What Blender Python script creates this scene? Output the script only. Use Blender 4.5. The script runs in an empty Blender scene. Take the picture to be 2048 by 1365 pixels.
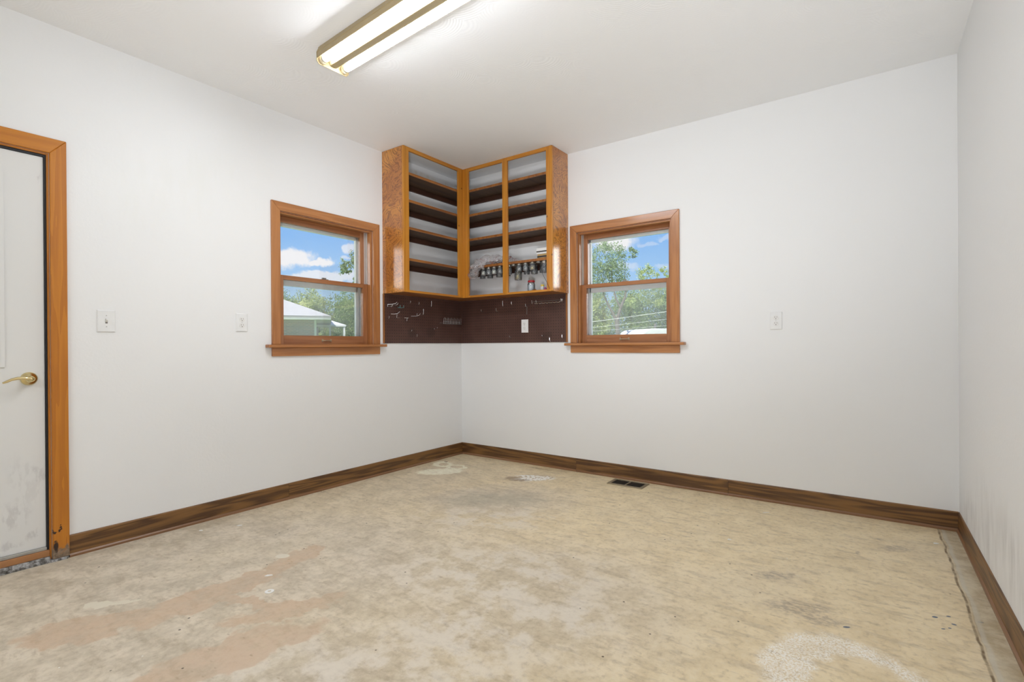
import bpy, bmesh, math, random
from mathutils import Vector, Matrix, noise as mnoise
random.seed(7)
S = bpy.context.scene
COL = S.collection
PI = math.pi
# ------------------------------------------------------------------ camera
W_PX, F_PX, V0 = 2048.0, 1017.49, 694.27
cam_d = bpy.data.cameras.new('camera')
cam = bpy.data.objects.new('camera', cam_d)
COL.objects.link(cam)
Rv = Vector((0.80985855, 0.58658653, -0.00673671))
Uv = Vector((0.00417912, 0.0057145, 0.99997494))
Fv = Vector((-0.58661032, 0.8098664, -0.00217652))
M = Matrix((Rv, Uv, -Fv)).transposed().to_4x4()
M.translation = Vector((3.37472, -3.80470, 1.06778))
cam.matrix_world = M
cam_d.sensor_width = 36.0
cam_d.lens = 36.0 * F_PX / W_PX
cam_d.shift_x = 0.0
cam_d.shift_y = (V0 - 682.5) / W_PX
cam_d.clip_start = 0.05
cam_d.clip_end = 300
S.camera = cam
# ------------------------------------------------------------------ look
S.view_settings.view_transform = 'Standard'
S.view_settings.look = 'None'
S.view_settings.gamma = 1.0
S.view_settings.use_curve_mapping = False
S.view_settings.exposure = 0.0
S.cycles.max_bounces = 6
S.cycles.diffuse_bounces = 4
S.cycles.glossy_bounces = 2
S.cycles.transmission_bounces = 2
S.cycles.transparent_max_bounces = 12
S.cycles.use_light_tree = False
S.cycles.adaptive_threshold = 0.025
TUBE_FRONT = 56.0      # radiance of the tubes of the fitting in view
TUBE_FILL = 38.0       # and of the two unseen fittings added behind the camera as fill

# unseen spot added behind the camera to brighten ceiling and walls
fl_d = bpy.data.lights.new('ceiling_fill_spot', 'SPOT')
fl_d.energy = 265
fl_d.spot_size = math.radians(96)
fl_d.spot_blend = 1.0
fl_d.shadow_soft_size = 0.25
fl_d.color = (0.95, 0.98, 1.03)
fill_spot = bpy.data.objects.new('ceiling_fill_spot', fl_d)
COL.objects.link(fill_spot)
fill_spot.location = (3.45, -4.15, 0.35)
fill_spot.rotation_euler = Vector((-1.55, 2.60, 2.75)).to_track_quat('-Z', 'Y').to_euler()

# ------------------------------------------------------------------ node helper
class NT:
    dim = '3D'
    def __init__(s, tree):
        s.t = tree
        s.t.nodes.clear()
    def add(s, typ, **kw):
        n = s.t.nodes.new(typ)
        for k, v in kw.items():
            setattr(n, k, v)
        return n
    def put(s, inp, v):
        if v is None:
            return
        if hasattr(v, 'links') or isinstance(v, bpy.types.NodeSocket):
            s.t.links.new(v, inp)
        elif isinstance(v, (tuple, list)) and len(v) == 3 and inp.type == 'RGBA':
            inp.default_value = (*v, 1)
        else:
            inp.default_value = v
    def math(s, op, a, b=None, c=None, clamp=False):
        n = s.add('ShaderNodeMath', operation=op, use_clamp=clamp)
        s.put(n.inputs[0], a); s.put(n.inputs[1], b); s.put(n.inputs[2], c)
        return n.outputs[0]
    def vmath(s, op, a, b=None):
        n = s.add('ShaderNodeVectorMath', operation=op)
        s.put(n.inputs[0], a); s.put(n.inputs[1], b)
        return n.outputs['Value'] if op in ('LENGTH', 'DOT_PRODUCT', 'DISTANCE') else n.outputs[0]
    def mix(s, f, a, b, typ='MIX'):
        n = s.add('ShaderNodeMix', data_type='RGBA', blend_type=typ)
        s.put(n.inputs[0], f); s.put(n.inputs[6], a); s.put(n.inputs[7], b)
        return n.outputs[2]
    def noise(s, vec, scale, detail=3, rough=0.55, dist=0.0, col=False):
        n = s.add('ShaderNodeTexNoise', noise_dimensions=s.dim)
        s.put(n.inputs['Vector'], vec)
        n.inputs['Scale'].default_value = scale
        n.inputs['Detail'].default_value = detail
        n.inputs['Roughness'].default_value = rough
        n.inputs['Distortion'].default_value = dist
        return n.outputs[1] if col else n.outputs[0]
    def voro(s, vec, scale, feature='F1', out='Distance', rnd=1.0):
        n = s.add('ShaderNodeTexVoronoi', feature=feature)
        s.put(n.inputs['Vector'], vec)
        n.inputs['Scale'].default_value = scale
        n.inputs['Randomness'].default_value = rnd
        return n.outputs[out]
    def step(s, v, lo, hi, a=0.0, b=1.0, smooth=True):
        n = s.add('ShaderNodeMapRange', interpolation_type='SMOOTHSTEP' if smooth else 'LINEAR')
        s.put(n.inputs[0], v)
        for i, q in zip((1, 2, 3, 4), (lo, hi, a, b)):
            n.inputs[i].default_value = q
        return n.outputs[0]
    def mapping(s, vec, loc=(0, 0, 0), rot=(0, 0, 0), scale=(1, 1, 1), typ='POINT'):
        n = s.add('ShaderNodeMapping', vector_type=typ)
        s.put(n.inputs['Vector'], vec)
        n.inputs['Location'].default_value = loc
        n.inputs['Rotation'].default_value = rot
        n.inputs['Scale'].default_value = scale
        return n.outputs[0]
    def ramp(s, fac, stops):
        n = s.add('ShaderNodeValToRGB')
        s.put(n.inputs[0], fac)
        e = n.color_ramp.elements
        while len(e) < len(stops):
            e.new(0.5)
        for q, (pos, c) in zip(e, stops):
            q.position = pos; q.color = (*c, 1)
        return n.outputs[0]
    def blobs(s, vec, items, soft=0.35):
        """largest of a list of rotated ellipses (cx, cy, rx, ry, rot, weight) laid out in the xy of vec"""
        res = None
        for it in items:
            cx, cy, rx, ry, rot = it[:5]
            wt = it[5] if len(it) > 5 else 1.0
            m = s.mapping(vec, (cx, cy, 0), (0, 0, rot), (rx, ry, 1e4), 'TEXTURE')
            v = s.step(s.vmath('LENGTH', m), 1.0 - soft, 1.0 + soft, wt, 0.0)
            res = v if res is None else s.math('MAXIMUM', res, v)
        return res
    def bump(s, h, strength=0.3, dist=0.01, normal=None):
        n = s.add('ShaderNodeBump')
        n.inputs['Strength'].default_value = strength
        n.inputs['Distance'].default_value = dist
        s.put(n.inputs['Height'], h)
        if normal is not None:
            s.put(n.inputs['Normal'], normal)
        return n.outputs[0]

MATS = {}
def newmat(name):
    m = bpy.data.materials.new(name)
    m.use_nodes = True
    MATS[name] = m
    return m, NT(m.node_tree)

def principled(t, color, rough=0.5, metal=0.0, normal=None, coat=0.0, coat_rough=0.1, spec=0.5, emit=None, estr=0.0, trans=0.0):
    b = t.add('ShaderNodeBsdfPrincipled')
    t.put(b.inputs['Base Color'], color)
    t.put(b.inputs['Roughness'], rough)
    t.put(b.inputs['Metallic'], metal)
    t.put(b.inputs['Normal'], normal)
    t.put(b.inputs['Coat Weight'], coat)
    t.put(b.inputs['Coat Roughness'], coat_rough)
    t.put(b.inputs['Specular IOR Level'], spec)
    t.put(b.inputs['Transmission Weight'], trans)
    if emit is not None:
        t.put(b.inputs['Emission Color'], emit)
        b.inputs['Emission Strength'].default_value = estr
    return b

def finish(t, shader):
    o = t.add('ShaderNodeOutputMaterial')
    t.t.links.new(shader.outputs[0] if hasattr(shader, 'outputs') else shader, o.inputs[0])

def objco(t):
    return t.add('ShaderNodeTexCoord').outputs['Object']
def worldco(t):
    return t.add('ShaderNodeNewGeometry').outputs['Position']
def island(t):
    return t.add('ShaderNodeNewGeometry').outputs['Random Per Island']

# ------------------------------------------------------------------ world: blue sky with cumulus
wd = bpy.data.worlds.new('sky')
wd.use_nodes = True
S.world = wd
wd.cycles.sampling_method = 'MANUAL'
wd.cycles.sample_map_resolution = 512
t = NT(wd.node_tree)
d = t.vmath('NORMALIZE', t.add('ShaderNodeTexCoord').outputs['Generated'])
sx = t.add('ShaderNodeSeparateXYZ'); t.put(sx.inputs[0], d)
az = t.math('ARCTAN2', sx.outputs[0], sx.outputs[1])
el = t.math('ARCSINE', sx.outputs[2])
cb = t.add('ShaderNodeCombineXYZ'); t.put(cb.inputs[0], az); t.put(cb.inputs[1], el)
ae = cb.outputs[0]
t.dim = '2D'
sky = t.ramp(t.step(el, -0.02, 0.9, smooth=False), [(0.0, (0.62, 0.80, 0.97)), (0.14, (0.42, 0.68, 0.98)), (0.24, (0.25, 0.53, 0.97)), (1.0, (0.10, 0.30, 0.80))])
nz = t.noise(ae, 22, 5, 0.6, col=True)
wob = t.vmath('MULTIPLY', t.vmath('SUBTRACT', nz, (0.5, 0.5, 0.5)), (0.06, 0.035, 0))
aw = t.vmath('ADD', ae, wob)
cl = t.blobs(aw, [(-1.028, 0.161, 0.036, 0.015, 0), (-1.06, 0.155, 0.03, 0.011, 0), (-0.985, 0.156, 0.02, 0.007, 0),
                  (-0.985, 0.128, 0.07, 0.009, 0, 0.8), (-0.930, 0.184, 0.013, 0.010, 0, 0.7), (-0.94, 0.165, 0.014, 0.004, 0, 0.5),
                  (-0.43, 0.200, 0.045, 0.018, 0), (-0.367, 0.192, 0.012, 0.005, 0, 0.3), (-0.335, 0.20, 0.018, 0.005, 0, 0.35),
                  (-0.33, 0.145, 0.016, 0.006, 0, 0.3), (-0.41, 0.145, 0.03, 0.008, 0, 0.4)], 0.33)
far = t.math('MULTIPLY', t.step(t.noise(t.mapping(ae, scale=(1, 2.4, 1)), 2.3, 5, 0.6), 0.5, 0.66), t.step(t.math('ABSOLUTE', t.math('ADD', az, 0.72)), 0.5, 0.9))
cl = t.math('MAXIMUM', cl, far)
skyc = t.mix(cl, sky, (0.98, 0.98, 1.0))
ground = t.step(el, -0.03, 0.0)
skyc = t.mix(ground, (0.16, 0.20, 0.09), skyc)
# two bright lobes added to the sky, out of view, for the end-panel reflections
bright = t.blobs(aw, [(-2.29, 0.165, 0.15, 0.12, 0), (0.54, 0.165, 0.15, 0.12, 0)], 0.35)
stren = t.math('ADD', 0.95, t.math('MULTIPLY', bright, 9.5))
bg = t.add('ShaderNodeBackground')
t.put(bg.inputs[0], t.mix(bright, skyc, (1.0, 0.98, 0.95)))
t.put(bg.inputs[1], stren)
wo = t.add('ShaderNodeOutputWorld')
t.t.links.new(bg.outputs[0], wo.inputs[0])
# sun, high in the south
sun_d = bpy.data.lights.new('sun', 'SUN')
sun_d.energy = 8.0
sun_d.angle = 0.01
sun_d.color = (1.0, 0.95, 0.86)
sun = bpy.data.objects.new('sun', sun_d)
COL.objects.link(sun)
sun.rotation_euler = Vector((-0.03, 0.70, -0.71)).to_track_quat('-Z', 'Y').to_euler()
sun.location = (0, -20, 20)

# ------------------------------------------------------------------ mesh helper
class MB:
    def __init__(s):
        s.v = []; s.f = []
    def add(s, vs, fs):
        o = len(s.v)
        s.v += [tuple(q) for q in vs]
        s.f += [tuple(i + o for i in q) for q in fs]
        return s
    def box(s, x0, x1, y0, y1, z0, z1, mtx=None):
        vs = [Vector((x, y, z)) for z in (z0, z1) for y in (y0, y1) for x in (x0, x1)]
        if mtx is not None:
            vs = [mtx @ q for q in vs]
        return s.add(vs, [(0, 2, 3, 1), (4, 5, 7, 6), (0, 1, 5, 4), (2, 6, 7, 3), (0, 4, 6, 2), (1, 3, 7, 5)])
    def prism(s, poly, place, a, b):
        """polygon (u, v) extruded from a to b; place(u, v, w) gives the point"""
        n = len(poly)
        vs = [place(u, v, a) for u, v in poly] + [place(u, v, b) for u, v in poly]
        fs = [tuple(range(n - 1, -1, -1)), tuple(range(n, 2 * n))]
        fs += [(i, (i + 1) % n, n + (i + 1) % n, n + i) for i in range(n)]
        return s.add(vs, fs)
    def loft(s, rings, caps=True, closed=False):
        n = len(rings[0]); vs = [q for r in rings for q in r]; fs = []
        m = len(rings)
        for k in range(m if closed else m - 1):
            a, b = k * n, ((k + 1) % m) * n
            fs += [(a + i, a + (i + 1) % n, b + (i + 1) % n, b + i) for i in range(n)]
        if caps and not closed:
            fs += [tuple(range(n - 1, -1, -1)), tuple(range((m - 1) * n, m * n))]
        return s.add(vs, fs)
    def tube(s, pts, r, seg=8, caps=True):
        pts = [Vector(q) for q in pts]
        rs = r if isinstance(r, (list, tuple)) else [r] * len(pts)
        rings = []; nrm = None
        for i, q in enumerate(pts):
            d = (pts[min(i + 1, len(pts) - 1)] - pts[max(i - 1, 0)]).normalized()
            if nrm is None:
                nrm = d.orthogonal().normalized()
            else:
                nrm = (nrm - d * nrm.dot(d))
                nrm = nrm.normalized() if nrm.length > 1e-6 else d.orthogonal().normalized()
            bi = d.cross(nrm)
            rings.append([q + (nrm * math.cos(2 * PI * k / seg) + bi * math.sin(2 * PI * k / seg)) * rs[i] for k in range(seg)])
        return s.loft(rings, caps)
    def lathe(s, prof, c=(0, 0, 0), axis='z', seg=20):
        """profile [(r, h)] turned round an axis through c"""
        rings = []
        for r, h in prof:
            ring = []
            for k in range(seg):
                a, b = r * math.cos(2 * PI * k / seg), r * math.sin(2 * PI * k / seg)
                p = {'z': (a, b, h), 'x': (h, a, b), 'y': (b, h, a)}[axis]
                ring.append(Vector(p) + Vector(c))
            rings.append(ring)
        return s.loft(rings)
    def sphere(s, c, r, seg=12, rings=8, sc=(1, 1, 1)):
        prof = []
        for i in range(rings + 1):
            a = -PI / 2 + PI * i / rings
            prof.append((max(1e-4, math.cos(a)) * r, math.sin(a) * r))
        o = len(s.v)
        s.lathe(prof, (0, 0, 0), 'z', seg)
        for i in range(o, len(s.v)):
            q = s.v[i]
            s.v[i] = (q[0] * sc[0] + c[0], q[1] * sc[1] + c[1], q[2] * sc[2] + c[2])
        return s
    def build(s, name, m, parent=None, origin=(0, 0, 0), smooth=False, bevel=0.0, seg=2, fixn=True):
        me = bpy.data.meshes.new(name)
        o0 = Vector(origin)
        me.from_pydata([tuple(Vector(q) - o0) for q in s.v], [], s.f)
        if fixn:
            bm = bmesh.new(); bm.from_mesh(me)
            bmesh.ops.recalc_face_normals(bm, faces=bm.faces)
            bm.to_mesh(me); bm.free()
        me.update()
        me.materials.append(MATS[m] if isinstance(m, str) else m)
        ob = bpy.data.objects.new(name, me)
        COL.objects.link(ob)
        if parent is not None:
            ob.parent = parent
        else:
            ob.location = o0
        if smooth:
            for p in me.polygons:
                p.use_smooth = True
            md = None
            try:
                me.set_sharp_from_angle(angle=math.radians(40))
            except Exception:
                pass
        if bevel:
            md = ob.modifiers.new('bevel', 'BEVEL')
            md.width = bevel; md.segments = seg; md.limit_method = 'ANGLE'
            md.angle_limit = math.radians(35)
        return ob

def tag(o, label=None, cat=None, group=None, kind=None):
    for k, v in (('label', label), ('category', cat), ('group', group), ('kind', kind)):
        if v:
            o[k] = v
    return o
def thing(name, loc, label, cat, group=None, kind=None):
    o = bpy.data.objects.new(name, None)
    o.empty_display_size = 0.05
    COL.objects.link(o)
    o.location = loc
    return tag(o, label, cat, group, kind)
def copy_tree(o, parent=None):
    c = o.copy(); COL.objects.link(c)
    if parent is not None:
        c.parent = parent
    for ch in list(o.children):
        copy_tree(ch, c)
    return c

# ------------------------------------------------------------------ materials
def paint(name, col, bump=0.12, scale=60, blot=None, fans=False, scuffs=None, rough=0.55):
    m, t = newmat(name)
    p = worldco(t)
    c = col
    if blot:
        for (space, items, bc, amt, soft, wobble) in blot:
            pp = p if space == 'xy' else t.mapping(p, rot=(PI / 2, 0, 0)) if space == 'xz' else None
            if space == 'yz':
                s3 = t.add('ShaderNodeSeparateXYZ'); t.put(s3.inputs[0], p)
                c3 = t.add('ShaderNodeCombineXYZ'); t.put(c3.inputs[0], s3.outputs[1]); t.put(c3.inputs[1], s3.outputs[2])
                pp = c3.outputs[0]
            w = t.vmath('MULTIPLY', t.vmath('SUBTRACT', t.noise(p, 9, 2, 0.6, col=True), (0.5, 0.5, 0.5)), (wobble, wobble, 0))
            k = t.blobs(t.vmath('ADD', pp, w), items, soft)
            k = t.math('MULTIPLY', k, t.step(t.noise(t.mapping(p, scale=(1, 1, 0.22)), 16, 2, 0.6), 0.30, 0.75))
            c = t.mix(t.math('MULTIPLY', k, amt), c, bc)
    nrm = t.bump(t.noise(p, scale, 1.0, 0.6), bump, 0.004) if bump else None
    if fans:
        # combed fan strokes: rings around scattered centres, kept to one side of each centre
        flat = t.mapping(p, scale=(1, 1, 0))
        vo = t.add('ShaderNodeTexVoronoi', feature='F1')
        t.put(vo.inputs['Vector'], flat)
        vo.inputs['Scale'].default_value = 4.2
        dist = t.vmath('DISTANCE', flat, t.vmath('ADD', vo.outputs['Position'], (0.05, -0.13, 0)))
        rings = t.math('SINE', t.math('MULTIPLY', dist, 470))
        amp = t.math('MULTIPLY', t.step(t.noise(p, 2.2, 0), 0.40, 0.60, 0.15, 1.0), t.step(dist, 0.06, 0.12))
        nrm = t.bump(t.math('MULTIPLY', rings, amp), 0.11, 0.003)
    finish(t, principled(t, c, rough, normal=nrm, spec=0.3))
    return m

paint('wall_paint_left', (0.89, 0.89, 0.89), blot=[
    ('yz', [(-0.93, 2.56, 0.55, 0.055, 0)], (0.70, 0.64, 0.52), 0.0, 0.2, 0.05),
    ('yz', [(-0.55, 2.60, 0.22, 0.05, 0), (-0.20, 2.57, 0.035, 0.08, 0)], (0.66, 0.58, 0.42), 0.55, 0.2, 0.02),
    ('yz', [(-2.62, 1.98, 0.30, 0.22, 0.5), (-2.35, 2.15, 0.2, 0.12, 0.3)], (0.87, 0.87, 0.85), 0.6, 0.5, 0.12)])
paint('wall_paint_back', (0.89, 0.89, 0.89), bump=0)
paint('wall_paint_right', (0.89, 0.89, 0.89), blot=[
    ('yz', [(-0.42, 0.17, 0.30, 0.10, -0.1), (-0.85, 0.24, 0.25, 0.16, 0.3), (-1.35, 0.28, 0.35, 0.12, 0.1)], (0.50, 0.49, 0.48), 0.45, 0.8, 0.10)])
paint('ceiling_paint', (0.92, 0.92, 0.92), fans=True, bump=0)
paint('wall_paint_far', (0.89, 0.89, 0.89), bump=0)

def wood(name, light, dark, axis='z', scale=1.0, rough=0.35, coat=0.3, contrast=1.0, marks=None, coat_rough=0.12, ring=9.0):
    """straight-grained timber; the grain runs along axis"""
    m, t = newmat(name)
    o = objco(t)
    r = island(t)
    off = t.add('ShaderNodeCombineXYZ')
    for i, k in enumerate((13.1, 7.7, 5.3)):
        t.put(off.inputs[i], t.math('MULTIPLY', r, k))
    o2 = t.vmath('ADD', o, off.outputs[0])
    st = {'x': (0.06, 1, 1), 'y': (1, 0.06, 1), 'z': (1, 1, 0.06)}[axis]
    p = t.mapping(o2, scale=st)
    n1 = t.noise(p, ring * scale, 3, 0.5, 0.4)
    g = t.math('FRACT', t.math('MULTIPLY', n1, 7.0))
    g = t.math('ABSOLUTE', t.math('SUBTRACT', t.math('MULTIPLY', g, 2), 1))
    n2 = t.noise(p, 160 * scale, 3, 0.6)
    n3 = t.noise(o2, 3.5, 2)
    f = t.math('ADD', t.math('MULTIPLY', t.step(g, 0.1, 0.95), 0.55 * contrast), t.math('MULTIPLY', n2, 0.45))
    f = t.math('ADD', f, t.math('MULTIPLY', t.math('SUBTRACT', n3, 0.5), 0.5), clamp=True)
    c = t.mix(f, light, dark)
    if marks:
        k = t.step(t.voro(o2, marks), 0.03, 0.07, 0.75, 0)
        c = t.mix(k, c, tuple(q * 0.25 for q in dark))
    finish(t, principled(t, c, rough, normal=t.bump(n2, 0.06, 0.002), coat=coat, coat_rough=coat_rough))
    return m

CAS_L, CAS_D = (0.52, 0.225, 0.075), (0.36, 0.135, 0.038)
for ax in 'xyz':
    wood('casing_' + ax, CAS_L, CAS_D, ax)
    wood('sash_' + ax, (0.44, 0.19, 0.075), (0.29, 0.105, 0.036), ax)
    wood('frame_' + ax, (0.62, 0.265, 0.030), (0.42, 0.145, 0.012), ax, contrast=0.8, marks=6)
    wood('door_casing_' + ax, (0.60, 0.225, 0.018), (0.44, 0.140, 0.010), ax, contrast=0.7, marks=5, coat=0.08)
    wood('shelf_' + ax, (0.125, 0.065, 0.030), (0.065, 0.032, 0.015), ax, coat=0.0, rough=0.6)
    wood('edge_' + ax, (0.40, 0.155, 0.035), (0.20, 0.065, 0.015), ax, coat=0.1, marks=7)
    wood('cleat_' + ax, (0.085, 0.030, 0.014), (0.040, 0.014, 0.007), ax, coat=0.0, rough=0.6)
    wood('walnut_' + ax, (0.27, 0.130, 0.037), (0.080, 0.033, 0.010), ax, ring=12, contrast=1.25, coat=0.15, rough=0.45, coat_rough=0.3)
wood('threshold_wood', (0.46, 0.22, 0.09), (0.34, 0.15, 0.055), 'y', coat=0.0, rough=0.6)
wood('toe_y', (0.30, 0.155, 0.075), (0.20, 0.095, 0.04), 'y', coat=0.0)
wood('toe_x', (0.30, 0.155, 0.075), (0.20, 0.095, 0.04), 'x', coat=0.0)

def plywood(name):
    """rotary-cut fir plywood under amber varnish: wandering flame contours"""
    m, t = newmat(name)
    o = objco(t)
    p = t.mapping(o, scale=(1.7, 1.7, 2.0))
    w = t.noise(p, 2.6, 4, 0.55, 0.9)
    fine = t.noise(t.mapping(o, scale=(1, 1, 5)), 30, 3, 0.6)
    g = t.math('FRACT', t.math('ADD', t.math('MULTIPLY', w, 14.0), t.math('MULTIPLY', fine, 0.35)))
    late = t.step(g, 0.45, 0.95)
    broad = t.step(t.noise(o, 3.2, 3), 0.35, 0.65)
    base = t.mix(broad, (0.68, 0.29, 0.045), (0.47, 0.165, 0.026))
    c = t.mix(t.math('MULTIPLY', late, 0.68), base, (0.13, 0.036, 0.010))
    c = t.mix(t.math('MULTIPLY', t.step(fine, 0.55, 0.75), 0.25), c, (0.66, 0.28, 0.05))
    finish(t, principled(t, c, 0.35, normal=t.bump(fine, 0.05, 0.002), coat=1.0, coat_rough=0.20))
plywood('fir_plywood')

def simple(name, col, rough=0.5, metal=0.0, coat=0.0, var=0.06, scale=20, spec=0.5, bump=0.0):
    m, t = newmat(name)
    n = t.noise(objco(t), scale, 3)
    c = t.mix(n, tuple(q * (1 - var) for q in col), tuple(min(1, q * (1 + var)) for q in col))
    finish(t, principled(t, c, rough, metal, coat=coat, spec=spec, normal=t.bump(n, bump, 0.002) if bump else None))
    return m
simple('plate_white', (0.87, 0.87, 0.865), 0.35)
simple('receptacle_white', (0.84, 0.83, 0.81), 0.3)
simple('slot_dark', (0.02, 0.018, 0.016), 0.6)
simple('slot_grey', (0.16, 0.15, 0.14), 0.6)
simple('screw_paint', (0.55, 0.54, 0.52), 0.4)
simple('brass', (0.78, 0.66, 0.36), 0.16, 1.0)
simple('brass_dark', (0.35, 0.27, 0.12), 0.25, 1.0)
simple('steel_wire', (0.74, 0.74, 0.76), 0.25, 1.0)
simple('teal_wire', (0.20, 0.38, 0.38), 0.3, 0.4)
simple('dull_wire', (0.30, 0.29, 0.27), 0.4, 1.0)
simple('bronze_lift', (0.46, 0.37, 0.25), 0.4, 0.7)
simple('lock_grey', (0.30, 0.28, 0.25), 0.4, 0.8)
simple('weatherstrip', (0.012, 0.013, 0.018), 0.5)
simple('jamb_track', (0.80, 0.78, 0.75), 0.35, 0.3)
simple('storm_white', (0.93, 0.93, 0.92), 0.35)
simple('fixture_cream', (0.30, 0.235, 0.125), 0.35, var=0.10, scale=6)
simple('fixture_side', (0.40, 0.31, 0.17), 0.4, var=0.15, scale=9)
simple('socket_cream', (0.72, 0.64, 0.45), 0.35)
simple('tube_cap', (0.70, 0.69, 0.66), 0.25, 0.6)
simple('grille_tan', (0.36, 0.30, 0.20), 0.4, 0.5)
simple('grille_dark', (0.03, 0.026, 0.02), 0.5)
simple('sill_metal', (0.42, 0.41, 0.38), 0.5, 0.3, var=0.35, scale=14)
simple('lid_steel', (0.58, 0.56, 0.51), 0.3, 0.9)
simple('lid_red', (0.42, 0.02, 0.025), 0.35)
simple('lid_yellow', (0.78, 0.58, 0.06), 0.4)
simple('bottle_white', (0.74, 0.74, 0.75), 0.35)
simple('label_blue', (0.66, 0.69, 0.74), 0.5)
simple('pink_plastic', (0.55, 0.10, 0.25), 0.4)
simple('copper', (0.52, 0.25, 0.11), 0.35, 0.8)
simple('black_rubber', (0.015, 0.015, 0.015), 0.6)
simple('carton_white', (0.80, 0.79, 0.77), 0.6)
simple('carton_tan', (0.50, 0.33, 0.13), 0.6)
simple('band_dark', (0.045, 0.04, 0.04), 0.6)
simple('pan_steel', (0.80, 0.80, 0.82), 0.18, 1.0)
simple('chip_white', (0.84, 0.83, 0.80), 0.6)
simple('roof_white', (0.78, 0.79, 0.80), 0.5)
simple('shed_wall', (0.62, 0.64, 0.64), 0.7)
simple('trim_white', (0.78, 0.80, 0.80), 0.5)
simple('power_cable', (0.62, 0.63, 0.62), 0.5)
simple('bark', (0.15, 0.135, 0.115), 0.9, var=0.4, scale=9)

def junk(name, cols, scale=90):
    m, t = newmat(name)
    v = t.add('ShaderNodeTexVoronoi'); t.put(v.inputs['Vector'], objco(t)); v.inputs['Scale'].default_value = scale
    s3 = t.add('ShaderNodeSeparateColor'); t.put(s3.inputs[0], v.outputs['Color'])
    c = t.ramp(s3.outputs[0], [(i / (len(cols) - 1), q) for i, q in enumerate(cols)])
    finish(t, principled(t, c, 0.4, 0.35))
junk('contents_nails', [(0.05, 0.05, 0.06), (0.35, 0.34, 0.33), (0.10, 0.09, 0.08), (0.62, 0.61, 0.60)])
junk('contents_brass', [(0.06, 0.05, 0.04), (0.55, 0.42, 0.16), (0.16, 0.13, 0.08), (0.75, 0.70, 0.55)])
junk('contents_white', [(0.30, 0.28, 0.24), (0.82, 0.80, 0.74), (0.45, 0.40, 0.30), (0.86, 0.85, 0.83)])
junk('contents_dark', [(0.02, 0.02, 0.025), (0.08, 0.08, 0.09), (0.03, 0.03, 0.03), (0.22, 0.21, 0.20)])

def thin_glass(name, tint=(1, 1, 1), haze=0.04, hazecol=(0.9, 0.95, 1.0), rough=0.02, refl=1.0):
    m, t = newmat(name)
    tr = t.add('ShaderNodeBsdfTransparent'); tr.inputs[0].default_value = (*tint, 1)
    df = t.add('ShaderNodeBsdfDiffuse'); df.inputs[0].default_value = (*hazecol, 1)
    n = t.noise(objco(t), 3.0, 4, 0.6)
    m1 = t.add('ShaderNodeMixShader')
    t.put(m1.inputs[0], t.math('MULTIPLY', t.step(n, 0.2, 0.8, 0.6, 1.4), haze)); t.t.links.new(tr.outputs[0], m1.inputs[1]); t.t.links.new(df.outputs[0], m1.inputs[2])
    gl = t.add('ShaderNodeBsdfGlossy'); gl.inputs['Roughness'].default_value = rough
    fr = t.add('ShaderNodeFresnel'); fr.inputs[0].default_value = 1.45
    m2 = t.add('ShaderNodeMixShader')
    t.put(m2.inputs[0], t.math('MULTIPLY', fr.outputs[0], refl)); t.t.links.new(m1.outputs[0], m2.inputs[1]); t.t.links.new(gl.outputs[0], m2.inputs[2])
    finish(t, m2)
    return m
thin_glass('window_glass', haze=0.03)
thin_glass('screen_mesh', haze=0.16, hazecol=(0.80, 0.88, 0.92), refl=0.0)
thin_glass('jar_glass', tint=(0.88, 0.91, 0.91), haze=0.10, refl=1.6)

m, t = newmat('plastic_film')
o = objco(t)
wo_ = t.vmath('ADD', o, t.vmath('MULTIPLY', t.vmath('SUBTRACT', t.noise(o, 25, 3, col=True), (0.5, 0.5, 0.5)), (0.05, 0.05, 0.05)))
fold = t.math('ABSOLUTE', t.math('SUBTRACT', t.noise(t.mapping(wo_, rot=(0.4, 0.3, 0.5), scale=(0.6, 1.2, 1.6)), 38, 2, 0.4), 0.5))
crease = t.step(fold, 0.0, 0.045, 1, 0)
red = t.math('MULTIPLY', t.step(t.noise(o, 14, 3), 0.54, 0.62), t.step(t.noise(o, 60, 2), 0.45, 0.6))
tr = t.add('ShaderNodeBsdfTransparent'); tr.inputs[0].default_value = (0.90, 0.88, 0.88, 1)
pb = principled(t, t.mix(red, (0.72, 0.70, 0.70), (0.50, 0.14, 0.10)), 0.14, normal=t.bump(fold, 0.8, 0.01), coat=1.0)
mx = t.add('ShaderNodeMixShader')
t.put(mx.inputs[0], t.math('ADD', 0.16, t.math('ADD', t.math('MULTIPLY', crease, 0.42), t.math('MULTIPLY', red, 0.3)), clamp=True)); t.t.links.new(tr.outputs[0], mx.inputs[1]); t.t.links.new(pb.outputs[0], mx.inputs[2])
finish(t, mx)

def emission(name, col, strength):
    m, t = newmat(name)
    e = t.add('ShaderNodeEmission'); e.inputs[0].default_value = (*col, 1); e.inputs[1].default_value = strength
    finish(t, e)
emission('tube_lit', (0.945, 1.0, 1.065), TUBE_FRONT)
emission('tube_fill_rear', (0.945, 1.0, 1.065), TUBE_FILL)  # glow of the added fill fittings

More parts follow.
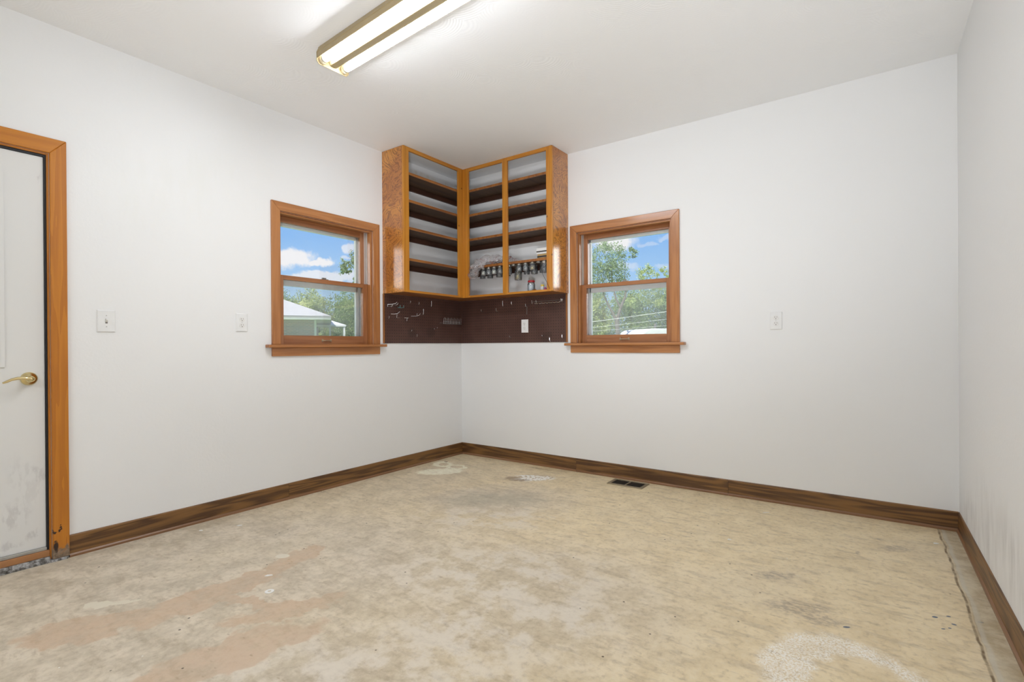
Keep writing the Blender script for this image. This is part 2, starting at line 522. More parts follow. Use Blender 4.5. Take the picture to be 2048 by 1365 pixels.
# pegboard: brown hardboard with a one-inch grid of holes
m, t = newmat('pegboard_brown')
o = worldco(t)
s3 = t.add('ShaderNodeSeparateXYZ'); t.put(s3.inputs[0], o)
k = 1 / 0.0254
def cell(a):
    return t.math('SUBTRACT', t.math('FRACT', t.math('MULTIPLY', a, k)), 0.5)
uu = t.math('SUBTRACT', s3.outputs[0], s3.outputs[1])
c3 = t.add('ShaderNodeCombineXYZ'); t.put(c3.inputs[0], cell(uu)); t.put(c3.inputs[1], cell(s3.outputs[2]))
hole = t.step(t.vmath('LENGTH', c3.outputs[0]), 0.11, 0.17, 1, 0)
blot = t.noise(o, 5, 4, 0.6)
c = t.mix(t.step(blot, 0.3, 0.7), (0.078, 0.036, 0.028), (0.105, 0.052, 0.040))
wv = t.vmath('ADD', o, t.vmath('MULTIPLY', t.vmath('SUBTRACT', t.noise(o, 30, 3, col=True), (0.5, 0.5, 0.5)), (0.03, 0.03, 0.03)))
s4 = t.add('ShaderNodeSeparateXYZ'); t.put(s4.inputs[0], wv)
c4 = t.add('ShaderNodeCombineXYZ'); t.put(c4.inputs[0], t.math('ADD', s4.outputs[0], s4.outputs[1])); t.put(c4.inputs[1], s4.outputs[2])
stain = t.blobs(c4.outputs[0], [(0.985, 1.135, 0.045, 0.045, 0), (1.02, 1.16, 0.03, 0.03, 0), (-0.43, 1.195, 0.06, 0.04, 0), (-0.66, 1.19, 0.05, 0.04, 0)], 0.3)
c = t.mix(t.math('MULTIPLY', stain, 0.4), c, (0.035, 0.020, 0.016))
speck = t.math('MULTIPLY', t.step(t.voro(o, 26), 0.03, 0.06, 1, 0), t.step(t.noise(o, 4), 0.52, 0.62))
c = t.mix(t.math('MULTIPLY', speck, 0.6), c, (0.32, 0.24, 0.20))
c = t.mix(hole, c, (0.012, 0.008, 0.008))
finish(t, principled(t, c, 0.38, normal=t.bump(hole, -0.3, 0.003), spec=0.5))

# white painted steel door, scuffed
m, t = newmat('door_white')
o = worldco(t)
s3 = t.add('ShaderNodeSeparateXYZ'); t.put(s3.inputs[0], o)
c3 = t.add('ShaderNodeCombineXYZ'); t.put(c3.inputs[0], s3.outputs[1]); t.put(c3.inputs[1], s3.outputs[2])
wv = t.vmath('ADD', c3.outputs[0], t.vmath('MULTIPLY', t.vmath('SUBTRACT', t.noise(o, 22, 4, 0.65, col=True), (0.5, 0.5, 0.5)), (0.09, 0.09, 0)))
sc = t.blobs(wv, [(-3.235, 0.26, 0.045, 0.06, 0), (-3.16, 0.155, 0.028, 0.018, 0.6), (-3.14, 0.44, 0.02, 0.05, 0.6), (-3.25, 0.12, 0.04, 0.02, 0), (-3.19, 0.42, 0.05, 0.12, 0.2, 0.5), (-3.12, 1.9, 0.012, 0.03, 0)], 0.5)
sc = t.math('MULTIPLY', sc, t.step(t.noise(t.mapping(o, scale=(1, 1, 0.4)), 45, 3), 0.42, 0.6))
c = t.mix(t.math('MULTIPLY', sc, 0.30), (0.79, 0.785, 0.77), (0.40, 0.38, 0.37))
finish(t, principled(t, c, 0.42, spec=0.4))

# bottom of the door casing: water-damaged varnish
m, t = newmat('door_casing_foot')
o = worldco(t)
st = t.noise(t.mapping(o, scale=(1, 1, 0.06)), 9, 3)
st = t.math('ADD', t.math('MULTIPLY', t.step(t.math('FRACT', t.math('MULTIPLY', st, 9)), 0.1, 0.9), 0.5), t.math('MULTIPLY', t.noise(t.mapping(o, scale=(1, 1, 0.04)), 150, 2), 0.5))
base = t.mix(st, (0.60, 0.225, 0.018), (0.44, 0.140, 0.010))
s3 = t.add('ShaderNodeSeparateXYZ'); t.put(s3.inputs[0], o)
hz = t.math('ADD', s3.outputs[2], t.math('MULTIPLY', t.math('SUBTRACT', t.noise(o, 40, 4), 0.5), 0.10))
c3 = t.add('ShaderNodeCombineXYZ'); t.put(c3.inputs[0], s3.outputs[1]); t.put(c3.inputs[1], hz)
rot = t.step(hz, 0.045, 0.07, 1, 0)
c = t.mix(rot, base, t.mix(t.noise(o, 60, 3), (0.05, 0.03, 0.02), (0.42, 0.30, 0.20)))
c = t.mix(t.blobs(c3.outputs[0], [(-3.085, 0.075, 0.010, 0.03, 0), (-3.09, 0.152, 0.010, 0.006, 0), (-3.068, 0.153, 0.008, 0.008, 0), (-3.066, 0.175, 0.003, 0.004, 0)], 0.3), c, (0.030, 0.014, 0.010))
finish(t, principled(t, c, 0.45, coat=0.08))

# weathered strip below the threshold
m, t = newmat('threshold_grime')
o = worldco(t)
n = t.noise(o, 40, 4, 0.7)
finish(t, principled(t, t.ramp(n, [(0.30, (0.02, 0.018, 0.016)), (0.46, (0.16, 0.15, 0.14)), (0.58, (0.45, 0.45, 0.46)), (0.7, (0.62, 0.62, 0.64))]), 0.7, normal=t.bump(n, 0.5, 0.006)))

# concrete floor with old stains
m, t = newmat('concrete_floor')
t.dim = '2D'
o = worldco(t)
n1 = t.noise(o, 1.1, 3, 0.6)
n2 = t.noise(o, 7.0, 5, 0.68)
n3 = t.noise(o, 38, 3, 0.6)
n4 = t.noise(t.mapping(o, rot=(0, 0, 0.63), scale=(1.0, 3.2, 1)), 7, 4, 0.65)
wv = t.vmath('ADD', o, t.vmath('MULTIPLY', t.vmath('SUBTRACT', t.noise(o, 6.5, 3, 0.6, col=True), (0.5, 0.5, 0.5)), (0.22, 0.22, 0)))
wf = t.vmath('ADD', o, t.vmath('MULTIPLY', t.vmath('SUBTRACT', t.noise(o, 22, 3, 0.65, col=True), (0.5, 0.5, 0.5)), (0.07, 0.07, 0)))
tan_a, tan_b = (0.74, 0.60, 0.375), (0.84, 0.70, 0.465)
gry_a, gry_b = (0.53, 0.455, 0.345), (0.70, 0.61, 0.485)
greyzone = t.blobs(wv, [(0.6, -2.7, 1.5, 0.9, 0.6), (1.5, -3.4, 1.6, 0.9, 0.2), (0.35, -1.5, 0.55, 1.2, 0.0, 0.55), (1.15, -1.05, 0.55, 0.35, 0.6, 0.8), (2.0, -2.1, 0.8, 0.6, 0.6, 0.7)], 0.55)
tan = t.mix(t.step(n2, 0.35, 0.65), tan_a, tan_b)
gry = t.mix(t.step(n2, 0.32, 0.68), gry_a, gry_b)
c = t.mix(greyzone, tan, gry)
c = t.mix(t.math('MULTIPLY', t.step(n4, 0.50, 0.70), 0.34), c, (0.37, 0.29, 0.19))
c = t.mix(t.math('MULTIPLY', t.step(n1, 0.52, 0.70), 0.30), c, (0.74, 0.64, 0.47))
c = t.mix(t.math('MULTIPLY', t.math('SUBTRACT', n3, 0.5), 0.9, clamp=True), c, (0.86, 0.78, 0.63))
c = t.mix(t.math('MULTIPLY', t.math('SUBTRACT', 0.46, n3), 1.6, clamp=True), c, (0.34, 0.26, 0.17))
# pale scraped haze in the middle of the room
c = t.mix(t.math('MULTIPLY', t.blobs(wv, [(1.93, -1.92, 0.5, 0.3, 0.5), (2.1, -2.9, 0.6, 0.4, 0.6), (1.4, -1.35, 0.4, 0.2, 0.6), (2.2, -2.25, 0.5, 0.22, 0.9)], 0.6), t.math('MULTIPLY', t.step(n2, 0.42, 0.6), 0.55)), c, (0.74, 0.68, 0.60))
c = t.mix(t.math('MULTIPLY', t.blobs(wv, [(1.18, -1.03, 0.30, 0.13, 0.6)], 0.6), 0.4), c, (0.34, 0.33, 0.25))
# pinkish red spills
pink = t.blobs(wv, [(0.93, -3.16, 0.24, 0.11, 1.0), (1.02, -2.92, 0.22, 0.085, 1.5), (1.02, -2.66, 0.22, 0.08, 1.5), (0.98, -2.38, 0.18, 0.07, 1.7),
                    (1.53, -2.96, 0.30, 0.11, 1.35), (1.42, -2.66, 0.22, 0.08, 1.2), (1.22, -2.74, 0.15, 0.05, 0.2)], 0.10)
c = t.mix(t.math('MULTIPLY', pink, t.step(n2, 0.25, 0.7, 0.30, 0.62)), c, (0.57, 0.385, 0.245))
# cream glue rings in the corner
r1 = t.blobs(wf, [(0.16, -0.45, 0.115, 0.085, -0.7), (0.335, -0.455, 0.10, 0.075, 0.0), (0.33, -0.66, 0.20, 0.10, 0.75)], 0.12)
r2 = t.blobs(wf, [(0.165, -0.445, 0.06, 0.045, -0.7), (0.335, -0.455, 0.065, 0.048, 0.0)], 0.15)
lines = t.step(t.noise(t.mapping(o, rot=(0, 0, 0.63), scale=(1, 5, 1)), 14, 3), 0.44, 0.56)
ringm = t.math('MULTIPLY', t.math('SUBTRACT', r1, r2, clamp=True), t.math('ADD', 0.6, t.math('MULTIPLY', lines, 0.4)))
c = t.mix(ringm, c, (0.95, 0.91, 0.72))
# chalky patch with brown rim
b1 = t.blobs(wf, [(1.07, -0.41, 0.20, 0.10, 0.75)], 0.25)
c = t.mix(t.math('MULTIPLY', b1, 0.35), c, (0.30, 0.19, 0.10))
b2 = t.blobs(wf, [(1.12, -0.40, 0.16, 0.07, 0.75), (1.03, -0.36, 0.10, 0.03, 0.6)], 0.3)
c = t.mix(t.math('MULTIPLY', b2, t.step(n3, 0.38, 0.50)), c, (0.95, 0.92, 0.86))
c = t.mix(t.blobs(wf, [(0.97, -0.49, 0.06, 0.04, 0.6, 0.6), (1.05, -0.50, 0.07, 0.03, 0.6, 0.7), (0.12, -0.36, 0.02, 0.02, 0, 0.9), (0.98, -0.10, 0.10, 0.02, 0, 0.5)], 0.4), c, (0.26, 0.17, 0.09))
# white speckled arc near the right wall
wq = t.vmath('ADD', wf, t.vmath('MULTIPLY', t.vmath('SUBTRACT', t.noise(o, 5, 1, col=True), (0.5, 0.5, 0.5)), (0.07, 0.07, 0)))
arc = t.math('SUBTRACT', t.blobs(wq, [(3.285, -1.90, 0.235, 0.285, 0.1)], 0.12), t.blobs(wq, [(3.335, -1.93, 0.155, 0.205, 0.1)], 0.10), clamp=True)
c = t.mix(t.math('MULTIPLY', t.math('MULTIPLY', arc, t.step(n2, 0.30, 0.55, 0.55, 0.9)), t.step(t.noise(o, 130, 2, 0.7), 0.34, 0.60)), c, (0.97, 0.93, 0.86))
# dark scuffs
fl = t.math('MULTIPLY', t.step(t.voro(t.mapping(o, rot=(0, 0, 0.63), scale=(1, 2.6, 1)), 13), 0.06, 0.16, 1, 0), t.step(n1, 0.42, 0.62, 0.0, 0.45))
c = t.mix(fl, c, (0.33, 0.22, 0.13))
sm = t.blobs(wf, [(3.43, -0.50, 0.07, 0.04, 0.7), (2.98, -1.20, 0.09, 0.04, 0.7), (3.10, -1.47, 0.12, 0.06, 0.5), (3.19, -1.52, 0.08, 0.04, 0.3), (3.36, -0.40, 0.02, 0.015, 0), (3.28, -0.68, 0.02, 0.012, 1.2)], 0.55)
c = t.mix(t.math('MULTIPLY', sm, t.step(t.noise(t.mapping(o, rot=(0, 0, 0.63), scale=(1, 1.7, 1)), 34, 3), 0.35, 0.65, 0.15, 0.60)), c, (0.27, 0.22, 0.18))
# paint splashes and drips
c = t.mix(t.blobs(wf, [(0.744, -3.095, 0.055, 0.03, 0.9), (0.70, -3.12, 0.03, 0.02, 0.6), (0.80, -3.03, 0.06, 0.015, 1.0)], 0.2), c, (0.72, 0.66, 0.53))
c = t.mix(t.blobs(o, [(0.895, -2.393, 0.036, 0.026, 0.5)], 0.12), c, (0.74, 0.68, 0.56))
c = t.mix(t.blobs(o, [(3.542, -1.241, 0.010, 0.007, 0.6), (3.267, -1.522, 0.013, 0.006, 0.6), (3.596, -1.268, 0.008, 0.006, 0), (3.585, -1.205, 0.008, 0.005, 0.6), (3.68, -1.19, 0.011, 0.006, 0.6), (3.56, -1.33, 0.007, 0.004, 0.6), (3.58, -1.31, 0.006, 0.004, 0.6)], 0.15), c, (0.14, 0.16, 0.20))
# crumbs of grit, dark and white
gr = t.math('MULTIPLY', t.step(t.voro(o, 9.0), 0.030, 0.052, 1, 0), 0.85)
c = t.mix(gr, c, (0.06, 0.04, 0.025))
gw = t.math('MULTIPLY', t.step(t.voro(t.vmath('ADD', o, (3.3, 1.7, 0)), 8.0), 0.016, 0.03, 1, 0), t.step(n2, 0.45, 0.55))
c = t.mix(gw, c, (0.85, 0.84, 0.80))
# the patched strip and its crack along the right wall
s3 = t.add('ShaderNodeSeparateXYZ'); t.put(s3.inputs[0], o)
wob = t.math('MULTIPLY', t.math('SUBTRACT', t.noise(o, 4, 3), 0.5), 0.03)
xx = t.math('ADD', t.math('ADD', s3.outputs[0], t.math('MULTIPLY', s3.outputs[1], 0.0135)), wob)
strip = t.step(xx, 3.640, 3.650)
c = t.mix(t.math('MULTIPLY', strip, 0.65), c, t.mix(t.step(n2, 0.35, 0.65), (0.36, 0.28, 0.165), (0.60, 0.54, 0.41)))
crack = t.math('MULTIPLY', t.step(xx, 3.631, 3.637), t.step(xx, 3.640, 3.646, 1, 0))
c = t.mix(t.math('MULTIPLY', crack, t.step(t.noise(o, 14, 3), 0.35, 0.65, 0.45, 0.9)), c, (0.15, 0.09, 0.04))
lip = t.math('MULTIPLY', t.step(xx, 3.648, 3.653), t.step(xx, 3.660, 3.672, 1, 0))
c = t.mix(t.math('MULTIPLY', lip, 0.5), c, (0.66, 0.63, 0.54))
nrm = t.bump(t.noise(o, 42, 2, 0.6), 0.25, 0.004)
finish(t, principled(t, c, t.step(n2, 0.3, 0.7, 0.42, 0.62), normal=nrm, spec=0.35))

# outdoors
m, t = newmat('brick_wall')
o = objco(t)
bk = t.add('ShaderNodeTexBrick')
s3 = t.add('ShaderNodeSeparateXYZ'); t.put(s3.inputs[0], o)
c3 = t.add('ShaderNodeCombineXYZ'); t.put(c3.inputs[0], t.math('ADD', s3.outputs[0], s3.outputs[1])); t.put(c3.inputs[1], s3.outputs[2])
t.put(bk.inputs['Vector'], c3.outputs[0])
bk.inputs['Color1'].default_value = (0.46, 0.30, 0.25, 1); bk.inputs['Color2'].default_value = (0.24, 0.22, 0.23, 1); bk.inputs['Mortar'].default_value = (0.60, 0.55, 0.50, 1)
bk.inputs['Scale'].default_value = 1.0; bk.inputs['Brick Width'].default_value = 0.30; bk.inputs['Row Height'].default_value = 0.072; bk.inputs['Mortar Size'].default_value = 0.012
finish(t, principled(t, bk.outputs[0], 0.85))
m, t = newmat('roof_shingle')
o = objco(t)
s3 = t.add('ShaderNodeSeparateXYZ'); t.put(s3.inputs[0], o)
row = t.math('FRACT', t.math('MULTIPLY', s3.outputs[2], 20.0))
n = t.noise(t.mapping(o, scale=(1, 1, 12)), 6, 3)
c = t.mix(n, (0.38, 0.38, 0.39), (0.56, 0.55, 0.55))
c = t.mix(t.step(row, 0.8, 1.0), c, (0.20, 0.20, 0.21))
finish(t, principled(t, c, 0.9))
simple('lawn_green', (0.16, 0.26, 0.06), 0.9, var=0.4, scale=3)
def leafmat(name, a, b):
    m, t = newmat(name)
    r = island(t)
    c = t.mix(r, a, b)
    df = t.add('ShaderNodeBsdfDiffuse'); t.put(df.inputs[0], c)
    tl = t.add('ShaderNodeBsdfTranslucent'); t.put(tl.inputs[0], c)
    mx = t.add('ShaderNodeMixShader'); mx.inputs[0].default_value = 0.35
    t.t.links.new(df.outputs[0], mx.inputs[1]); t.t.links.new(tl.outputs[0], mx.inputs[2])
    finish(t, mx)
leafmat('leaf_mid', (0.15, 0.25, 0.08), (0.40, 0.50, 0.20))
leafmat('leaf_dark', (0.10, 0.18, 0.08), (0.27, 0.38, 0.17))
leafmat('leaf_light', (0.26, 0.36, 0.11), (0.55, 0.60, 0.26))
leafmat('leaf_blue', (0.16, 0.25, 0.14), (0.40, 0.50, 0.27))

# ------------------------------------------------------------------ room shell
H = 2.70
YB = -7.2                     # wall behind the camera
WR, TW = 3.7319, 0.0157       # right wall: x = WR - TW * y (y is negative)
def xr(y): return WR - TW * y
T = 0.17
WIN_L = (-1.89, -1.09, 1.07, 2.016)     # opening in the left wall (y0, y1, z0, z1)
WIN_B = (1.305, 2.105, 1.07, 2.016)     # opening in the back wall (x0, x1, z0, z1)
DOOR = (-4.067, -3.0972, 0.0, 2.0475)
b = MB()
def lw(y0, y1, z0, z1): b.box(-T, 0, y0, y1, z0, z1)
lw(WIN_L[1], T, 0, H); lw(WIN_L[0], WIN_L[1], 0, WIN_L[2]); lw(WIN_L[0], WIN_L[1], WIN_L[3], H)
lw(DOOR[1], WIN_L[0], 0, H); lw(DOOR[0], DOOR[1], DOOR[3], H); lw(YB, DOOR[0], 0, H)
tag(b.build('wall_left', 'wall_paint_left'), 'white painted left wall with a wood-framed window and the white door', 'wall', kind='structure')
b = MB()
def bw(x0, x1, z0, z1): b.box(x0, x1, 0, T, z0, z1)
bw(0, WIN_B[0], 0, H); bw(WIN_B[0], WIN_B[1], 0, WIN_B[2]); bw(WIN_B[0], WIN_B[1], WIN_B[3], H); bw(WIN_B[1], WR + 0.2, 0, H)
tag(b.build('wall_back', 'wall_paint_back'), 'white painted wall behind the right half of the corner cabinet, with one window', 'wall', kind='structure')
b = MB().prism([(xr(0), 0), (xr(0) + 0.2, 0), (xr(YB) + 0.2, YB), (xr(YB), YB)], lambda u, v, w: Vector((u, v, w)), 0, H)
tag(b.build('wall_right', 'wall_paint_right'), 'plain white wall at the right edge, scuffed grey above its baseboard', 'wall', kind='structure')
b = MB().box(-T, 4.1, YB - T, YB, 0, H)
tag(b.build('wall_front', 'wall_paint_far'), 'plain white wall behind the camera', 'wall', kind='structure')
b = MB().box(-T, 4.1, YB - T, T, -0.15, 0)
tag(b.build('floor', 'concrete_floor'), 'stained tan concrete floor', 'floor', kind='structure')
b = MB().box(-T - 0.4, 4.5, YB - T - 0.4, T + 0.4, H, H + 0.2)
tag(b.build('ceiling', 'ceiling_paint'), 'white ceiling with combed fan texture', 'ceiling', kind='structure')

# baseboards: walnut-look vinyl strips with a small toe, coloured paler for the light it catches
PROF = [(0.0, 0.0), (0.013, 0.0), (0.0125, 0.010), (0.008, 0.016), (0.006, 0.106), (0.003, 0.112), (0.0, 0.112)]
TOE = [(0.006, 0.0), (0.0150, 0.0), (0.0145, 0.010), (0.0085, 0.017), (0.006, 0.017)]
def base_left(y0, y1): return lambda u, v, w: Vector((u, w, v))
bl, tl_ = MB(), MB()
for a, c_ in ((-3.030, -1.8365), (-1.8350, -0.0)):
    bl.prism(PROF, lambda u, v, w: Vector((u, w, v)), a, c_); tl_.prism(TOE, lambda u, v, w: Vector((u, w, v)), a, c_)
o = tag(bl.build('baseboard_left', 'walnut_y'), 'dark walnut-look baseboard along the left wall', 'baseboard', kind='structure')
tl_.build('toe', 'toe_y', o)
bl, tl_ = MB(), MB()
for a, c_ in ((0.006, 1.2845), (1.286, 2.4995), (2.501, xr(0) - 0.004)):
    bl.prism(PROF, lambda u, v, w: Vector((w, -u, v)), a, c_); tl_.prism(TOE, lambda u, v, w: Vector((w, -u, v)), a, c_)
o = tag(bl.build('baseboard_back', 'walnut_x'), 'dark walnut-look baseboard along the back wall beside the floor vent', 'baseboard', kind='structure')
tl_.build('toe', 'toe_x', o)
bl, tl_ = MB(), MB()
f_ = lambda u, v, w: Vector((xr(w) - u, w, v))
bl.prism(PROF, f_, -0.007, -4.2); tl_.prism(TOE, f_, -0.007, -4.2)
o = tag(bl.build('baseboard_right', 'walnut_y'), 'dark walnut-look baseboard along the right wall', 'baseboard', kind='structure')
tl_.build('toe', 'toe_y', o)

# ------------------------------------------------------------------ windows (built for a wall with inside normal +Y' in local axes, then turned)
def make_window(name, place, label):
    """place(a, d, z): a along the wall from the centre, d into the room, z up"""
    root = thing(name, (0, 0, 0), label, 'window', kind='structure')
    def part(nm, mat, parent, bevel=0.0):
        def go(boxes=(), prisms=(), extra=None):
            b = MB()
            for a0, a1, d0, d1, z0, z1 in boxes:
                vs = [place(a, d, z) for z in (z0, z1) for d in (d0, d1) for a in (a0, a1)]
                b.add(vs, [(0, 2, 3, 1), (4, 5, 7, 6), (0, 1, 5, 4), (2, 6, 7, 3), (0, 4, 6, 2), (1, 3, 7, 5)])
            for poly, d0, d1 in prisms:
                b.prism(poly, lambda u, v, w: place(u, w, v), d0, d1)
            if extra:
                extra(b)
            return b.build(nm, mat, parent, bevel=bevel)
        return go
    AX = 'y' if abs(place(1, 0, 0)[1] - place(0, 0, 0)[1]) > 0.5 else 'x'
    ow, iw, zt, zi, zs = 0.462, 0.400, 2.078, 2.016, 1.087
    # casing: two legs and a mitred head
    for s in (-1, 1):
        part('side_casing', 'casing_z', root, 0.003)(prisms=[([(s * iw, zs), (s * ow, zs), (s * ow, zt), (s * iw, zi)], 0.0, 0.017)])
    part('head_casing', 'casing_' + AX, root, 0.003)(prisms=[([(-iw, zi), (iw, zi), (ow, zt), (-ow, zt)], 0.0, 0.017)])
    part('stool', 'casing_' + AX, root, 0.004)(boxes=[(-0.505, 0.505, 0.0, 0.052, 1.066, zs), (-iw + 0.001, iw - 0.001, -0.052, 0.0, 1.071, zs)])
    part('apron', 'casing_' + AX, root, 0.003)(boxes=[(-ow, ow, 0.0, 0.015, 1.006, 1.066)])
    # jamb lining
    part('jamb', 'sash_z', root)(boxes=[(-iw - 0.0, -iw + 0.006, -T, 0.0, zs, zi), (iw - 0.006, iw, -T, 0.0, zs, zi), (-iw, iw, -T, 0.0, zi - 0.006, zi)])
    part('head_stop', 'casing_' + AX, root, 0.002)(boxes=[(-iw, iw, -0.050, -0.004, zi - 0.014, zi - 0.006)])
    for s in (-1, 1):
        a0, a1 = sorted((s * (iw - 0.006), s * (iw - 0.016)))
        part('side_stop', 'casing_z', root, 0.002)(boxes=[(a0, a1, -0.046, -0.010, zs, zi - 0.014)])
        part('sash_track', 'jamb_track', root)(boxes=[(a0, a1, -0.090, -0.052, 1.585, zi - 0.006), (a0, a1, -0.070, -0.066, zs, zi - 0.006)])
    # upper sash, further out
    def sash(nm, d0, d1, z0, z1, st, tr, br):
        o = part(nm, 'sash_z', root, 0.002)(boxes=[(-0.394 + 0.0, -0.394 + st, d0, d1, z0, z1), (0.394 - st, 0.394, d0, d1, z0, z1)])
        part('rail', 'sash_' + AX, o, 0.002)(boxes=[(-0.394 + st, 0.394 - st, d0, d1, z1 - tr, z1)])
        part('rail', 'sash_' + AX, o, 0.002)(boxes=[(-0.394 + st, 0.394 - st, d0, d1, z0, z0 + br)])
        dm = (d0 + d1) / 2
        part('pane', 'window_glass', o)(boxes=[(-0.394 + st - 0.004, 0.394 - st + 0.004, dm - 0.002, dm + 0.002, z0 + br - 0.004, z1 - tr + 0.004)])
        return o
    sash('upper_sash', -0.122, -0.090, 1.555, 2.010, 0.046, 0.044, 0.030)
    lo = sash('lower_sash', -0.084, -0.050, 1.087, 1.581, 0.052, 0.031, 0.066)
    def lift(b):
        pts = [(-0.033, -0.050, 1.118), (-0.033, -0.040, 1.117), (-0.025, -0.036, 1.116), (0.025, -0.036, 1.116), (0.033, -0.040, 1.117), (0.033, -0.050, 1.118)]
        b.tube([place(*q) for q in pts], 0.0045, 6)
        for s in (-1, 1):
            vs = [place(a, d, z) for z in (1.108, 1.128) for d in (-0.050, -0.045) for a in (s * 0.036 - 0.007, s * 0.036 + 0.007)]
            b.add(vs, [(0, 2, 3, 1), (4, 5, 7, 6), (0, 1, 5, 4), (2, 6, 7, 3), (0, 4, 6, 2), (1, 3, 7, 5)])
    o = part('sash_lift', 'bronze_lift', lo, 0.001)(extra=lift); o['label'] = 'bronze sash lift'
    def lock(b):
        for a0, a1, d0, d1, z0, z1 in ((-0.028, 0.028, -0.083, -0.060, 1.581, 1.587), (-0.020, 0.012, -0.080, -0.064, 1.587, 1.597)):
            vs = [place(a, d, z) for z in (z0, z1) for d in (d0, d1) for a in (a0, a1)]
            b.add(vs, [(0, 2, 3, 1), (4, 5, 7, 6), (0, 1, 5, 4), (2, 6, 7, 3), (0, 4, 6, 2), (1, 3, 7, 5)])
    o = part('sash_lock', 'lock_grey', lo, 0.001)(extra=lock); o['label'] = 'grey metal sash lock'
    # white aluminium storm window outside, its lower half with an insect screen
    w_ = 0.044
    st = part('storm_frame', 'storm_white', root, 0.002)(boxes=[
        (-iw, -iw + w_ + 0.014, -0.165, -0.140, 1.072, zi), (iw - w_ - 0.014, iw, -0.165, -0.140, 1.072, zi),
        (-iw + 0.04, iw - 0.04, -0.165, -0.140, zi - 0.068, zi), (-iw + 0.04, iw - 0.04, -0.165, -0.140, 1.072, 1.105), (-iw + 0.04, iw - 0.04, -0.165, -0.140, 1.518, 1.562),
        (-iw + 0.006, -iw + 0.026, -0.140, -0.126, 1.087, zi - 0.006), (iw - 0.026, iw - 0.006, -0.140, -0.126, 1.087, zi - 0.006), (-iw + 0.034, -iw + 0.044, -0.140, -0.134, 1.087, zi - 0.006), (iw - 0.044, iw - 0.034, -0.140, -0.134, 1.087, zi - 0.006)])
    part('insect_screen', 'screen_mesh', st)(boxes=[(-iw + 0.038, iw - 0.038, -0.160, -0.158, 1.10, 1.520)])
    return root
make_window('window_1', lambda a, d, z: Vector((d, -1.490 + a, z)), 'wood-framed double-hung window in the left wall, brick house outside')
make_window('window_2', lambda a, d, z: Vector((1.705 + a, -d, z)), 'wood-framed double-hung window in the back wall, trees and wires outside')

# ------------------------------------------------------------------ door
root = thing('door_1', (0, -3.58, 0), 'white door in varnished wood casing at the left edge', 'door', kind='structure')
def dp(b, nm, mat, parent=root, **k): return b.build(nm, mat, parent, origin=(0, -3.58, 0), **k)
yi, yo, zi, zo = -3.096, -3.031, 2.048, 2.123
yl, ylo = -4.068, -4.133
dp(MB().prism([(yi, 0.012), (yo, 0.012), (yo, zo), (yi, zi)], lambda u, v, w: Vector((w, u, v)), 0.0, 0.018), 'side_casing', 'door_casing_foot', bevel=0.003)['label'] = 'varnished side casing, rotted dark at its foot'
dp(MB().prism([(yl, 0.0), (ylo, 0.0), (ylo, zo), (yl, zi)], lambda u, v, w: Vector((w, u, v)), 0.0, 0.018), 'side_casing', 'door_casing_z', bevel=0.003)
dp(MB().prism([(yl, zi), (yi, zi), (yo, zo), (ylo, zo)], lambda u, v, w: Vector((w, u, v)), 0.0, 0.018), 'head_casing', 'door_casing_y', bevel=0.003)
dp(MB().box(-T, 0.0015, -3.1055, -3.0975, 0.0, 2.047).box(-T, 0.0015, -4.0665, -4.0585, 0.0, 2.047).box(-T, 0.0015, -4.0585, -3.1055, 2.039, 2.047), 'jamb', 'door_casing_z')
dp(MB().box(-0.07, -0.007, -3.1140, -3.1056, 0.062, 2.039).box(-0.07, -0.007, -4.058, -4.050, 0.062, 2.039).box(-0.07, -0.007, -4.05, -3.114, 2.028, 2.039), 'weatherstrip', 'weatherstrip')
b = MB().box(-0.058, -0.014, -4.049, -3.1145, 0.078, 2.027)
dp(b, 'door_slab', 'door_white', bevel=0.002)
# raised lite frame around the upper panel
def ring(b, y0, y1, z0, z1, w, x0, x1):
    b.box(x0, x1, y0, y0 + w, z0, z1); b.box(x0, x1, y1 - w, y1, z0, z1); b.box(x0, x1, y0 + w, y1 - w, z0, z0 + w); b.box(x0, x1, y0 + w, y1 - w, z1 - w, z1)
b = MB(); ring(b, -3.90, -3.258, 0.980, 1.925, 0.028, -0.016, -0.006); ring(b, -3.882, -3.276, 0.998, 1.907, 0.010, -0.0065, -0.003)
dp(b, 'panel_moulding', 'door_white', bevel=0.002)
dp(MB().box(-0.06, -0.002, -4.05, -3.1145, 0.062, 0.078), 'door_sweep', 'sill_metal', bevel=0.003)
dp(MB().box(-T, 0.006, -4.058, -3.106, 0.030, 0.062), 'threshold', 'threshold_wood', bevel=0.003)
b = MB().box(-T, 0.016, -4.058, -3.106, 0.0, 0.030).box(0.0, 0.022, -3.106, -3.04, 0.0, 0.012)
dp(b, 'threshold_base', 'threshold_grime')
dp(MB().box(-0.010, -0.001, -3.1012, -3.0968, 0.86, 0.965), 'strike_plate', 'weatherstrip', bevel=0.001)
hd = thing('lever_handle', (0, 0, 0), None, None); hd.parent = root
O = (0, -3.58, 0)
dp(MB().lathe([(0.0325, -0.014), (0.0325, -0.008), (0.028, -0.002), (0.018, 0.004), (0.0125, 0.012), (0.0115, 0.040), (0.0125, 0.046)], (0, -3.174, 0.922), 'x', 28), 'rose', 'brass', hd, smooth=True)
pts = [(0.040, -3.174, 0.921), (0.046, -3.186, 0.924), (0.047, -3.205, 0.928), (0.046, -3.225, 0.928), (0.045, -3.245, 0.923), (0.044, -3.262, 0.914), (0.044, -3.276, 0.908)]
dp(MB().tube(pts, [0.009, 0.0095, 0.0085, 0.0075, 0.0065, 0.006, 0.004], 10), 'lever', 'brass', hd, smooth=True)
